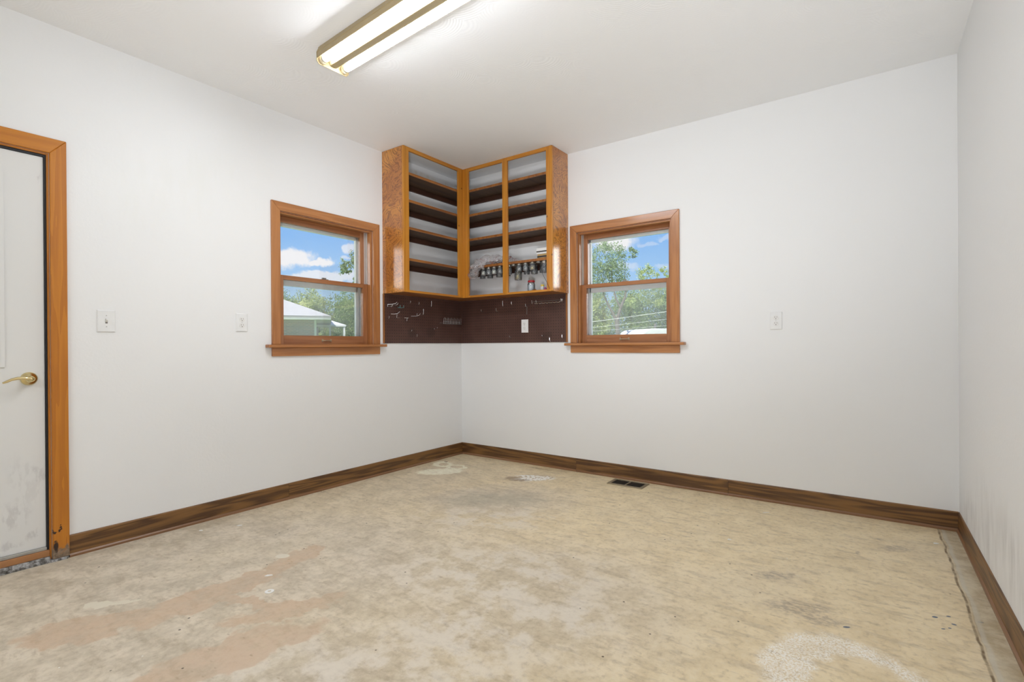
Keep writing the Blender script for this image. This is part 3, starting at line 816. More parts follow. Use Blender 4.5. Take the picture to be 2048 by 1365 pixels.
dp(MB().lathe([(0.008, 0.044), (0.008, 0.048), (0.005, 0.049)], (0, -3.172, 0.922), 'x', 14), 'key_cylinder', 'brass_dark', hd, smooth=True)

# ------------------------------------------------------------------ outlets and switch
def wall_plate(kind, place, label, w=0.0735, h=0.1185):
    c0 = place(0, 0, 0)
    root = thing(kind, c0, label, 'outlet' if kind == 'wall_outlet' else 'light switch')
    def bx(b, a0, a1, d0, d1, z0, z1):
        vs = [place(a, d, z) for z in (z0, z1) for d in (d0, d1) for a in (a0, a1)]
        return b.add(vs, [(0, 2, 3, 1), (4, 5, 7, 6), (0, 1, 5, 4), (2, 6, 7, 3), (0, 4, 6, 2), (1, 3, 7, 5)])
    # bevelled plate
    b = MB()
    r0 = [place(a, 0, z) for a, z in ((-w / 2, -h / 2), (w / 2, -h / 2), (w / 2, h / 2), (-w / 2, h / 2))]
    r1 = [place(a, 0.0035, z) for a, z in ((-w / 2, -h / 2), (w / 2, -h / 2), (w / 2, h / 2), (-w / 2, h / 2))]
    k = 0.004
    r2 = [place(a, 0.0065, z) for a, z in ((-w / 2 + k, -h / 2 + k), (w / 2 - k, -h / 2 + k), (w / 2 - k, h / 2 - k), (-w / 2 + k, h / 2 - k))]
    b.loft([r0, r1, r2]).build('cover_plate', 'plate_white', root, c0)
    if kind == 'wall_outlet':
        for s in (-1, 1):
            zc = s * 0.0195
            b = MB()
            ang = [(0.0172 * math.cos(q), zc + max(-0.0140, min(0.0140, 0.0172 * math.sin(q)))) for q in [2 * PI * i / 24 for i in range(24)]]
            b.prism(ang, lambda u, v, w_: place(u, w_, v), 0.006, 0.0085)
            o = b.build('receptacle', 'receptacle_white', root, c0)
            b = MB()
            bx(b, -0.0075, -0.0052, 0.0083, 0.0088, zc + 0.0005, zc + 0.0085); bx(b, 0.0052, 0.0073, 0.0083, 0.0088, zc + 0.0012, zc + 0.0080)
            b.build('blade_slots', 'slot_grey', o, c0)
            b = MB().prism([(0.0026 * math.cos(2 * PI * i / 12), zc - 0.0072 + 0.0026 * math.sin(2 * PI * i / 12)) for i in range(12)], lambda u, v, w_: place(u, w_, v), 0.0083, 0.0088)
            b.build('ground_hole', 'slot_dark', o, c0)
        b = MB().prism([(0.0026 * math.cos(2 * PI * i / 12), 0.0026 * math.sin(2 * PI * i / 12)) for i in range(12)], lambda u, v, w_: place(u, w_, v), 0.006, 0.0076)
        b.build('screw', 'screw_paint', root, c0)
    else:
        for s in (-1, 1):
            MB().prism([(0.0028 * math.cos(2 * PI * i / 12), s * 0.030 + 0.0028 * math.sin(2 * PI * i / 12)) for i in range(12)], lambda u, v, w_: place(u, w_, v), 0.006, 0.0076).build('screw', 'screw_paint', root, c0)
        b = MB(); bx(b, -0.0052, 0.0052, 0.0060, 0.0068, -0.0125, 0.0125); b.build('toggle_slot', 'slot_grey', root, c0)
        b = MB()
        q0 = [place(a, 0.006, z) for a, z in ((-0.0045, -0.006), (0.0045, -0.006), (0.0045, 0.010), (-0.0045, 0.010))]
        q1 = [place(a, 0.017, z) for a, z in ((-0.0035, 0.004), (0.0035, 0.004), (0.0035, 0.012), (-0.0035, 0.012))]
        b.loft([q0, q1]).build('toggle', 'receptacle_white', root, c0, bevel=0.001)
    return root
wall_plate('light_switch', lambda a, d, z: Vector((d, -2.868 + a, 1.215 + z)), 'white toggle light switch on the left wall, right of the door', w=0.080)
wall_plate('wall_outlet', lambda a, d, z: Vector((d, -2.151 + a, 1.231 + z)), 'white duplex outlet on the left wall, left of the window')
wall_plate('wall_outlet', lambda a, d, z: Vector((2.808 + a, -d, 1.224 + z)), 'white duplex outlet alone on the back wall, right of its window')
wall_plate('wall_outlet', lambda a, d, z: Vector((0.771 + a, -0.008 - d, 1.245 + z)), 'white duplex outlet mounted on the brown pegboard')

# ------------------------------------------------------------------ floor register
root = thing('floor_vent', (1.80, -0.125, 0), 'metal floor register lying in the concrete beside the back baseboard', 'floor vent')
O = (1.80, -0.125, 0)
x0, x1, y0, y1 = 1.660, 1.942, -0.205, -0.045
b = MB()
for bx in ((x0, x1, y0, y0 + 0.022), (x0, x1, y1 - 0.022, y1), (x0, x0 + 0.024, y0 + 0.022, y1 - 0.022), (x1 - 0.024, x1, y0 + 0.022, y1 - 0.022), (1.794, 1.806, y0 + 0.022, y1 - 0.022)):
    b.box(bx[0], bx[1], bx[2], bx[3], 0.0, 0.006)
b.build('frame', 'grille_tan', root, O, bevel=0.002)
MB().box(x0 + 0.01, x1 - 0.01, y0 + 0.01, y1 - 0.01, 0.0003, 0.0016).build('duct_opening', 'grille_dark', root, O)
for k in range(18):
    xs = 1.690 + k * 0.0128 + (0.006 if k > 8 else 0)
    if abs(xs - 1.80) < 0.008: continue
    MB().box(xs - 0.0012, xs + 0.0012, y0 + 0.022, y1 - 0.022, 0.001, 0.005).build('louvre', 'grille_dark', root, O)

# ------------------------------------------------------------------ fluorescent strip fitting
def make_fixture(x0, x1, yc, rot, label, lit, zc=H, rods=False):
    root = thing('fluorescent_fixture', (x0, yc, zc), label, 'ceiling light')
    L = x1 - x0
    P = lambda u, v, w: Vector((w, u, v))
    # housing: shallow tray with a central ridge; local axes, x along the tubes
    MB().prism([(-0.088, -0.010), (0.088, -0.010), (0.086, 0.0), (-0.086, 0.0)], P, 0.01, L - 0.01).build('top_tray', 'fixture_side', root)
    for q in (-1, 1):
        MB().prism([(q * 0.086, -0.002), (q * 0.090, -0.002), (q * 0.097, -0.030), (q * 0.097, -0.062), (q * 0.0945, -0.062), (q * 0.0935, -0.030)], P, 0.002, L - 0.002).build('side_skirt', 'fixture_side', root)
        MB().prism([(q * 0.0970, -0.024), (q * 0.0995, -0.026), (q * 0.0995, -0.030), (q * 0.0970, -0.031)], P, 0.002, L - 0.002).build('skirt_rib', 'fixture_side', root)
    MB().prism([(-0.050, -0.012), (-0.020, -0.074), (0.020, -0.074), (0.050, -0.012)], P, 0.004, L - 0.004).build('ridge_reflector', 'fixture_cream', root, bevel=0.002)
    for s, xa in ((0, 0.0), (1, L)):
        a, c_ = (xa - 0.004, xa) if s == 0 else (xa, xa + 0.004)
        MB().prism([(-0.086, 0.0), (-0.099, -0.030), (-0.099, -0.078), (-0.084, -0.092), (0.084, -0.092), (0.099, -0.078), (0.099, -0.030), (0.086, 0.0)], P, a, c_).build('end_plate', 'fixture_cream', root, bevel=0.0015)
    for ty in (-0.066, 0.066):
        for s in (0, 1):
            a, c_ = (0.0, 0.014) if s == 0 else (L - 0.014, L)
            poly = [(ty + 0.020 * math.cos(2 * PI * k / 16), -0.062 + 0.023 * math.sin(2 * PI * k / 16)) for k in range(16)]
            MB().prism(poly, P, a, c_).build('lamp_socket', 'socket_cream', root, bevel=0.002)
        tb = MB().lathe([(0.0185, 0.030), (0.0190, 0.034), (0.0190, L - 0.034), (0.0185, L - 0.030)], (0, ty, -0.062), 'x', 16).build('tube', lit, root, smooth=True)
        for h0, h1 in ((0.014, 0.0305), (L - 0.0305, L - 0.014)):
            MB().lathe([(0.0175, h0), (0.0188, h0 + 0.003), (0.0188, h1)], (0, ty, -0.062), 'x', 20).build('tube_cap', 'tube_cap', tb, smooth=True)
    if rods:
        for q in (0.2, L - 0.2):
            MB().tube([(q, 0, 0), (q, 0, H - zc)], 0.005, 8).build('hanging_rod', 'steel_wire', root)
    root.rotation_euler = (0, 0, rot)
    return root
make_fixture(0.912, 2.150, -2.085, -0.050, 'lit two-tube fluorescent strip fitting on the ceiling', 'tube_lit')
make_fixture(1.25, 2.49, -4.90, 0.0, 'added fluorescent fill light hung on rods from the ceiling behind the camera', 'tube_fill_rear', 2.25, True)  # added out of view to fill the room with light
make_fixture(1.25, 2.49, -6.30, 0.0, 'added fluorescent fill light hung on rods near the wall behind the camera', 'tube_fill_rear', 2.25, True)  # second added fill fitting, also unseen

# ------------------------------------------------------------------ corner cabinet
D = 0.26
YL, XR_ = -0.985, 1.220
ZB, ZT = 1.512, 2.698
FT = 0.019
SH = [2.505, 2.280, 2.055, 1.797]
root = thing('corner_cabinet', (0, 0, ZB), 'L-shaped open wooden shelf cabinet filling the upper corner between the windows', 'cabinet')
O = (0, 0, ZB)
def cp(b, nm, mat, parent=root, **k): return b.build(nm, mat, parent, O, **k)
cp(MB().box(0.0, D - FT - 0.001, YL, YL + 0.018, ZB, ZT), 'end_panel', 'fir_plywood', bevel=0.001)
cp(MB().box(XR_ - 0.018, XR_, -(D - FT - 0.001), 0.0, ZB, ZT), 'end_panel', 'fir_plywood', bevel=0.001)
for y0, y1 in ((YL, YL + 0.060), (-0.322, -(D - FT) - 0.0005)):
    cp(MB().box(D - FT, D, y0, y1, ZB, ZT), 'stile', 'frame_z', bevel=0.002)
for x0, x1 in ((D, 0.322), (0.712, 0.766), (1.162, XR_)):
    cp(MB().box(x0, x1, -D, -(D - FT), ZB, ZT), 'stile', 'frame_z', bevel=0.002)
ya, yb = YL + 0.060, -0.322
for z0, z1 in ((2.668, ZT), (ZB, 1.530)):
    cp(MB().box(D - FT, D - 0.001, ya, yb, z0, z1), 'rail', 'frame_y', bevel=0.0015)
    for x0, x1 in ((0.322, 0.712), (0.766, 1.162)):
        cp(MB().box(x0, x1, -D + 0.001, -(D - FT), z0, z1), 'rail', 'frame_x', bevel=0.0015)
def ell(d, z0, z1, y_end=YL + 0.018, x_end=XR_ - 0.018, d0=0.0):
    poly = [(d0, y_end), (d, y_end), (d, -d), (x_end, -d), (x_end, -d0), (d0, -d0)]
    return MB().prism(poly, lambda u, v, w: Vector((u, v, w)), z0, z1)
cp(ell(D - FT - 0.001, ZB + 0.001, 1.5285), 'bottom_panel', 'edge_y')
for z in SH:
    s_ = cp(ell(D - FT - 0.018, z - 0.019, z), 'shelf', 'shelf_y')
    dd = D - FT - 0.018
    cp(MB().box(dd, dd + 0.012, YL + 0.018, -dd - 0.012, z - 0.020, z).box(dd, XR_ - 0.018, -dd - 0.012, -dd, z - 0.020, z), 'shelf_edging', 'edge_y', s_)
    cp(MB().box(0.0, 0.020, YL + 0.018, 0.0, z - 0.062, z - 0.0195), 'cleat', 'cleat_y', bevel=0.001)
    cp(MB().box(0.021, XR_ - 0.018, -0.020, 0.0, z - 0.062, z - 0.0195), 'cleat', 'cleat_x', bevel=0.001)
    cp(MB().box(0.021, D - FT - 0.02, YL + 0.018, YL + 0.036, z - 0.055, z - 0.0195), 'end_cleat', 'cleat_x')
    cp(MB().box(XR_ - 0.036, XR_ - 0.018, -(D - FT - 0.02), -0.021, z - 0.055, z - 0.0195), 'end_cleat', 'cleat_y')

# ------------------------------------------------------------------ pegboards with their hooks
ZP0, ZP1 = 1.096, 1.511
ro = thing('pegboard', (0, -0.5, ZP0), 'dark brown pegboard on the left wall under the corner cabinet', 'pegboard')
MB().box(0.0, 0.008, YL + 0.008, 0.0, ZP0, ZP1).build('board', 'pegboard_brown', ro, (0, -0.5, ZP0))
MB().box(0.0, 0.013, YL - 0.004, YL + 0.008, ZP0, ZP1).build('edge_strip', 'edge_z', ro, (0, -0.5, ZP0), bevel=0.001)
ro = thing('pegboard', (0.6, 0, ZP0), 'dark brown pegboard with an outlet on the back wall under the corner cabinet', 'pegboard')
MB().box(0.0085, 1.198, -0.008, 0.0, ZP0, ZP1).build('board', 'pegboard_brown', ro, (0.6, 0, ZP0))
MB().box(1.198, 1.211, -0.013, 0.0, ZP0, ZP1).build('edge_strip', 'edge_z', ro, (0.6, 0, ZP0), bevel=0.001)

def PL(a, d, z): return Vector((0.008 + d, a, z))      # left board: a = y
def PB(a, d, z): return Vector((a, -0.008 - d, z))     # back board: a = x
def hook(pl, a, z, label, group, reach=0.024, up=0.020, r=0.0021, mat='steel_wire', sway=0.0):
    o = pl(a, 0, z)
    pts = [(a, -0.003, z), (a, reach * 0.6, z - 0.001), (a + sway * 0.3, reach, z + 0.003), (a + sway * 0.6, reach + 0.004, z + up * 0.5), (a + sway, reach + 0.003, z + up)]
    b = MB().tube([pl(*q) for q in pts], r, 6)
    ob = b.build('peg_hook', mat, None, o, smooth=True)
    return tag(ob, label, 'hook', group)
GL, GB = 'wire hooks on the left pegboard', 'wire hooks on the back pegboard'
hook(PL, -0.709, 1.448, 'short wire hook in the top row of the left pegboard, leftmost of that row', GL)
hook(PL, -0.607, 1.438, 'short wire hook in the top row of the left pegboard, middle one', GL, up=0.026)
hook(PL, -0.452, 1.432, 'tall bright wire hook high on the left pegboard, nearest the corner', GL, up=0.052, r=0.0028)
hook(PL, -0.553, 1.355, 'longest bright wire hook on the left pegboard, below the top row', GL, up=0.050, r=0.0030)
hook(PL, -0.950, 1.300, 'small upright hook at the left edge of the left pegboard', GL, up=0.024)
hook(PL, -0.696, 1.200, 'short stub hook low on the left pegboard, above the lowest hook', GL, up=0.014)
hook(PL, -0.633, 1.150, 'lowest thin wire hook on the left pegboard near its bottom edge', GL, up=0.026, r=0.0017)
hook(PL, -0.415, 1.224, 'left of two stubby pegs over the dark stain on the left pegboard', GL, up=0.008, r=0.003)
hook(PL, -0.378, 1.235, 'right of two stubby pegs over the dark stain on the left pegboard', GL, up=0.008, r=0.003)
hook(PB, 0.283, 1.396, 'faint wire hook on the back pegboard nearest the corner', GB, up=0.022, mat='dull_wire')
hook(PB, 0.463, 1.392, 'wire hook on the back pegboard, second from the corner', GB, up=0.028, mat='dull_wire')
hook(PB, 0.541, 1.434, 'tall double-length hook on the back pegboard under the cabinet mullion', GB, up=0.052, r=0.0026)
hook(PB, 0.641, 1.444, 'wire hook on the back pegboard just right of the tall hook', GB, up=0.028)
hook(PB, 1.174, 1.443, 'bright upright hook at the top right edge of the back pegboard', GB, up=0.026, r=0.0026)
hook(PB, 0.970, 1.150, 'small peg over the dark stain low on the back pegboard', GB, up=0.010, r=0.003)
hook(PB, 1.047, 1.107, 'bright hook at the bottom edge of the back pegboard', GB, up=0.034, r=0.0026)
hook(PB, 1.172, 1.131, 'bright hook low at the right edge of the back pegboard', GB, up=0.032, r=0.0026)
hook(PB, 0.616, 1.146, 'dull hook low on the back pegboard, left of the outlet', GB, up=0.012, mat='dull_wire')
# double prong bracket, curved holders
def holder(pl, path, feet, name, label, group, r=0.0022, mat='steel_wire'):
    o = pl(*path[0])
    root = thing(name, o, label, 'hook', group)
    MB().tube([pl(*q) for q in path], r, 6).build('prong', mat, root, o, smooth=True)
    b = MB()
    for f_ in feet:
        b.tube([pl(*q) for q in f_], r, 6)
    b.build('foot', mat, root, o, smooth=True)
    return root
holder(PL, [(-0.96, 0.018, 1.422), (-0.93, 0.045, 1.424), (-0.905, 0.060, 1.432), (-0.896, 0.064, 1.444)], [[(-0.957, -0.003, 1.404), (-0.957, 0.018, 1.404), (-0.957, 0.018, 1.424)], [(-0.915, -0.003, 1.404), (-0.915, 0.018, 1.404), (-0.915, 0.030, 1.426)], [(-0.958, 0.018, 1.410), (-0.914, 0.018, 1.410)]],
       'tool_holder', 'two-footed wire tool holder at the upper left of the left pegboard', GL)
holder(PL, [(-0.890, -0.003, 1.420), (-0.880, 0.030, 1.421), (-0.866, 0.036, 1.426), (-0.860, 0.038, 1.440)], [[(-0.89, 0.0, 1.420), (-0.89, 0.004, 1.412)]], 'tool_holder', 'small curved prong beside the two-footed holder on the left pegboard', GL)
holder(PL, [(-0.830, -0.003, 1.405), (-0.830, 0.030, 1.405), (-0.830, 0.030, 1.424)], [[(-0.790, -0.003, 1.405), (-0.790, 0.030, 1.405), (-0.790, 0.030, 1.424)], [(-0.830, 0.006, 1.404), (-0.790, 0.006, 1.404)]], 'tool_holder', 'teal two-pronged holder in the upper row of the left pegboard', GL, mat='teal_wire', r=0.003)
holder(PL, [(-0.925, 0.02, 1.344), (-0.895, 0.03, 1.344), (-0.862, 0.032, 1.350), (-0.842, 0.036, 1.366)], [[(-0.866, 0.0, 1.314), (-0.866, 0.026, 1.314), (-0.866, 0.030, 1.346)], [(-0.866, 0.024, 1.316), (-0.825, 0.012, 1.316)]], 'tool_holder', 'bright branched wire holder in the middle of the left pegboard', GL, r=0.0028)
holder(PL, [(-0.775, 0.02, 1.317), (-0.752, 0.026, 1.318), (-0.732, 0.026, 1.318)], [[(-0.750, 0.0, 1.292), (-0.750, 0.024, 1.292), (-0.748, 0.026, 1.318)]], 'tool_holder', 'small T-shaped wire holder in the middle of the left pegboard', GL, r=0.0028)
holder(PL, [(-0.690, 0.012, 1.336), (-0.640, 0.028, 1.338), (-0.612, 0.032, 1.346), (-0.600, 0.036, 1.362)], [[(-0.634, 0.0, 1.340), (-0.634, 0.028, 1.340), (-0.634, 0.030, 1.362)]], 'tool_holder', 'wide curved wire holder beside the longest hook on the left pegboard', GL)
holder(PB, [(0.795, -0.002, 1.420), (0.795, 0.022, 1.420), (0.795, 0.026, 1.444)], [[(0.795, 0.002, 1.420), (0.795, 0.004, 1.350)]], 'tool_holder', 'hook with a long backing strip directly above the pegboard outlet', GB, r=0.0026, mat='dull_wire')
# long wire racks
ro = thing('wire_rack', PL(-0.30, 0, 1.285), 'looped wire tool rack on the left pegboard beside the corner', 'rack', None)
O = PL(-0.30, 0, 1.285)
b = MB(); b.tube([PL(-0.315, 0.004, 1.288), PL(-0.055, 0.004, 1.288)], 0.002, 6); b.tube([PL(-0.310, 0.040, 1.300), PL(-0.080, 0.040, 1.300)], 0.002, 6); b.tube([PL(-0.310, 0.040, 1.280), PL(-0.055, 0.040, 1.280)], 0.002, 6)
b.build('rail', 'dull_wire', ro, O, smooth=True)
for k in range(6):
    a = -0.305 + k * 0.044
    b = MB().tube([PL(a, 0.0, 1.288), PL(a, 0.040, 1.280), PL(a, 0.044, 1.330), PL(a + 0.012, 0.044, 1.338), PL(a + 0.022, 0.044, 1.330), PL(a + 0.022, 0.040, 1.280), PL(a + 0.022, 0.0, 1.288)], 0.0021, 6)
    b.build('loop', 'steel_wire', ro, O, smooth=True)
ro = thing('wire_rack', PB(0.87, 0, 1.452), 'long wavy wire rack high on the back pegboard under the cabinet', 'rack', None)
O = PB(0.87, 0, 1.452)
MB().tube([PB(0.865, 0.003, 1.460), PB(1.175, 0.003, 1.460)], 0.002, 6).build('rail', 'dull_wire', ro, O, smooth=True)
pts = []
for k in range(29):
    a = 0.900 + k * 0.0092
    pts.append(PB(a, 0.028 + (0.006 if k % 4 < 2 else -0.006), 1.444 - (0.005 if k % 4 in (1, 2) else 0)))
MB().tube(pts, 0.0021, 6).build('wavy_wire', 'steel_wire', ro, O, smooth=True)
for a in (0.868, 0.912, 1.165):
    MB().tube([PB(a, 0.0, 1.460), PB(a, 0.028, 1.442), PB(a, 0.032, 1.470)], 0.0021, 6).build('prong', 'steel_wire', ro, O, smooth=True)

# ------------------------------------------------------------------ jars screwed to the underside of the lowest shelf
ZU = SH[3] - 0.0195
def make_jar(mat):
    root = bpy.data.objects.new('glass_jar', None); COL.objects.link(root)
    MB().lathe([(0.0225, -0.012), (0.0240, -0.011), (0.0240, -0.001), (0.0225, 0.0)], seg=20).build('lid', 'lid_steel', root, smooth=True)
    MB().lathe([(0.0200, -0.012), (0.0205, -0.016), (0.0245, -0.022), (0.0255, -0.028), (0.0255, -0.056), (0.0235, -0.0625), (0.008, -0.064)], seg=20).build('glass_body', 'jar_glass', root, smooth=True)
    b = MB()
    rings = []
    for r, h in ((0.003, -0.024), (0.015, -0.027), (0.0222, -0.032), (0.0225, -0.055), (0.020, -0.061), (0.004, -0.062)):
        rings.append([Vector((r * math.cos(2 * PI * k / 14) * random.uniform(0.9, 1.0), r * math.sin(2 * PI * k / 14) * random.uniform(0.9, 1.0), h + random.uniform(-0.002, 0.002))) for k in range(14)])
    b.loft(rings).build('contents', mat, root)
    return root
protos = {k: make_jar('contents_' + k) for k in ('nails', 'brass', 'white', 'dark')}
used = set()
def jar(kind, x, y, label, s=1.0, sz=1.0, group='jars hanging under the lowest shelf'):
    o = protos[kind] if kind not in used else copy_tree(protos[kind])
    used.add(kind)
    o.location = (x, y, ZU); o.scale = (s, s, sz)
    tag(o, label, 'jar', group)
FY, BY = -0.186, -0.088
jar('white', 0.438, FY, 'jar with pale contents hanging under the shelf, front row, just right of the bag lobe')
jar('nails', 0.500, FY, 'jar of nails hanging in the front row, second right of the bag lobe')
jar('white', 0.563, FY, 'jar of pale fittings hanging in the front row, third right of the bag lobe')
jar('nails', 0.628, FY, 'jar of hardware hanging in the front row, nearest left of the cabinet mullion')
jar('dark', 0.348, BY, 'dark jar hanging in the back row, half behind the plastic bag', 1.0, 1.25)
jar('dark', 0.438, BY, 'dark jar hanging in the back row left bay, first clear of the bag', 1.1, 1.30)
jar('nails', 0.545, BY, 'tall jar hanging in the back row left bay, second clear of the bag', 1.15, 1.30)
jar('dark', 0.640, BY, 'dark tall jar hanging in the back row close to the left of the mullion', 1.1, 1.25)
jar('dark', 0.728, FY, 'black-filled jar hanging directly right of the mullion, front row', 1.0, 1.3)
jar('nails', 0.838, FY, 'clear jar of nails hanging in the right bay front row, second right of the mullion')
jar('nails', 0.905, FY, 'jar of grey hardware hanging in the right bay front row, third right of the mullion')
jar('brass', 0.976, FY, 'jar of brass pieces hanging in the right bay front row', 1.1, 1.05)
jar('dark', 1.098, FY, 'large dark-filled jar hanging at the right end beside the end panel', 1.15, 1.60)
jar('brass', 0.757, BY, 'biggest jar, hanging lowest in the right bay, half full of yellowish pieces', 1.30, 2.0)
jar('dark', 0.850, BY, 'dark jar hanging in the right bay back row, behind the jar of nails', 1.05, 1.30)
jar('nails', 0.930, BY, 'cloudy jar hanging in the right bay back row, behind the jar of brass pieces', 1.15, 1.35)
jar('dark', 1.015, BY, 'jar in the right bay back row, fourth jar right of the mullion', 1.05, 1.30)
for x, lb in ((0.778, 'empty steel jar lid under the shelf, just right of the black-filled jar'), (1.038, 'empty steel jar lid under the shelf, left of the large dark jar')):
    o = MB().lathe([(0.0235, -0.010), (0.0255, -0.009), (0.0255, -0.001), (0.0235, 0.0)], seg=20).build('jar_lid', 'lid_steel', None, (0, 0, 0), smooth=True)
    o.location = (x, FY, ZU)
    tag(o, lb, 'lid', 'jar lids under the lowest shelf')

# plastic bag with a metal pan in it, slumped over the shelf edge
zs = SH[3]
pan = MB().box(0.47, 0.70, -0.20, -0.10, zs + 0.004, zs + 0.034)
tag(pan.build('metal_pan', 'pan_steel', None, (0.585, -0.15, zs), bevel=0.006), 'shiny metal pan inside the clear plastic bag on the lowest shelf', 'pan')
def lump(path, radii, seg=36, sub=9):
    pts, rs = [], []
    for i in range(len(path) - 1):
        for k in range(sub):
            f = k / sub
            pts.append(Vector(path[i]).lerp(Vector(path[i + 1]), f)); rs.append(radii[i] * (1 - f) + radii[i + 1] * f)
    pts.append(Vector(path[-1])); rs.append(radii[-1])
    b = MB().tube(pts, rs, seg)
    out = []
    for i, v in enumerate(b.v):
        v = Vector(v)
        c_ = pts[min(i // seg, len(pts) - 1)]
        n_ = mnoise.noise(v * 22.0) * 0.45 + (0.5 - abs(mnoise.noise(v * 48.0))) * 0.40 - 0.12
        out.append(tuple(c_ + (v - c_) * (1 + n_)))
    b.v = out
    return b
bagm = lump([(0.87, -0.17, zs + 0.006), (0.80, -0.17, zs + 0.016), (0.70, -0.165, zs + 0.028), (0.56, -0.175, zs + 0.030), (0.49, -0.205, zs + 0.030), (0.43, -0.252, zs + 0.008), (0.405, -0.283, zs - 0.030), (0.403, -0.286, zs - 0.075), (0.412, -0.281, zs - 0.108), (0.42, -0.278, zs - 0.122)],
            [0.004, 0.016, 0.040, 0.052, 0.054, 0.048, 0.042, 0.048, 0.038, 0.008])
bagm.v = [(x, y, max(z, zs + 0.001) if y > -0.246 else z) for x, y, z in bagm.v]
bag = bagm.build('plastic_bag', 'plastic_film', None, (0.55, -0.2, zs), smooth=True)
tag(bag, 'crumpled clear plastic bag slumped over the edge of the lowest shelf, left of the mullion', 'bag')

# boxes stacked at the right end of the shelf, small things on the cabinet floor
def band_box(name, x0, x1, y0, y1, z0, z1, zb0, zb1, mat, label):
    ro = thing(name, ((x0 + x1) / 2, (y0 + y1) / 2, z0), label, 'box')
    OO = ((x0 + x1) / 2, (y0 + y1) / 2, z0)
    MB().box(x0, x1, y0, y1, z0, z1).build('carton', mat, ro, OO, bevel=0.001)
    MB().box(x0 - 0.0008, x1 + 0.0008, y0 - 0.0008, y1 + 0.0008, zb0, zb1).build('dark_band', 'band_dark', ro, OO)
band_box('carton', 1.034, 1.182, -0.200, -0.08, zs, zs + 0.040, zs + 0.012, zs + 0.026, 'carton_tan', 'tan box with a dark band at the right end of the lowest shelf')
band_box('carton', 1.030, 1.182, -0.205, -0.08, zs + 0.040, zs + 0.090, zs + 0.055, zs + 0.066, 'carton_white', 'white box with a dark band on top of the tan box')
ZF = 1.5285
ro = thing('red_lid_jar', (0.938, -0.15, ZF), 'clear jar with a red lid standing on the cabinet bottom, right bay', 'jar')
OO = (0.938, -0.15, ZF)
MB().lathe([(0.020, 0.0), (0.031, 0.002), (0.033, 0.008), (0.033, 0.066), (0.028, 0.078), (0.028, 0.084)], OO, seg=22).build('glass_body', 'jar_glass', ro, OO, smooth=True)
MB().lathe([(0.016, 0.004), (0.028, 0.006), (0.030, 0.012), (0.030, 0.060), (0.024, 0.066)], OO, seg=22).build('contents', 'label_blue', ro, OO, smooth=True)
MB().lathe([(0.0285, 0.084), (0.030, 0.085), (0.030, 0.098), (0.027, 0.101)], OO, seg=22).build('lid', 'lid_red', ro, OO, smooth=True)
ro = thing('small_bottle', (1.052, -0.15, ZF), 'small white bottle with a yellow cap on the cabinet bottom, right of the red-lidded jar', 'bottle')
OO = (1.052, -0.15, ZF)
MB().lathe([(0.0145, 0.0), (0.0165, 0.002), (0.0165, 0.038), (0.013, 0.043)], OO, seg=18).build('body', 'bottle_white', ro, OO, smooth=True)
MB().lathe([(0.0145, 0.043), (0.0155, 0.044), (0.0155, 0.055), (0.014, 0.057)], OO, seg=18).build('cap', 'lid_yellow', ro, OO, smooth=True)
o = MB().sphere((1.090, -0.165, ZF + 0.016), 0.016, 12, 8, (0.7, 0.7, 1.0)).build('pink_knob', 'pink_plastic', None, (1.090, -0.165, ZF), smooth=True)
tag(o, 'small pink plastic knob beside the yellow-capped bottle', 'knob')
o = MB().tube([(0.962, -0.185, ZF + 0.005), (0.985, -0.180, ZF + 0.016), (1.000, -0.178, ZF + 0.018), (1.010, -0.182, ZF + 0.008), (1.016, -0.190, ZF + 0.005)], 0.0045, 8).build('copper_fitting', 'copper', None, (0.985, -0.18, ZF), smooth=True)
tag(o, 'bent copper-coloured fitting in front of the red-lidded jar', 'fitting')
o = MB().lathe([(0.009, 0.0), (0.010, 0.001), (0.010, 0.009), (0.008, 0.010)], (0.980, -0.205, ZF), seg=14).build('brass_nut', 'brass', None, (0.980, -0.205, ZF), smooth=True)
tag(o, 'little brass nut at the front of the cabinet bottom', 'nut')
o = MB().tube([(1.022, -0.195, ZF + 0.004), (1.036, -0.190, ZF + 0.004)], 0.004, 8).build('steel_bolt', 'dull_wire', None, (1.03, -0.19, ZF), smooth=True)
tag(o, 'stub of steel bolt lying left of the yellow-capped bottle', 'bolt')
o = MB().tube([(1.112, -0.235, 1.690), (1.120, -0.2635, 1.670), (1.135, -0.2640, 1.64), (1.165, -0.2640, 1.59), (1.192, -0.2635, 1.53)], 0.0016, 6).build('black_cord', 'black_rubber', None, (1.15, -0.262, 1.53), smooth=True)
tag(o, 'thin black cord hanging over the right stile of the cabinet', 'cord')

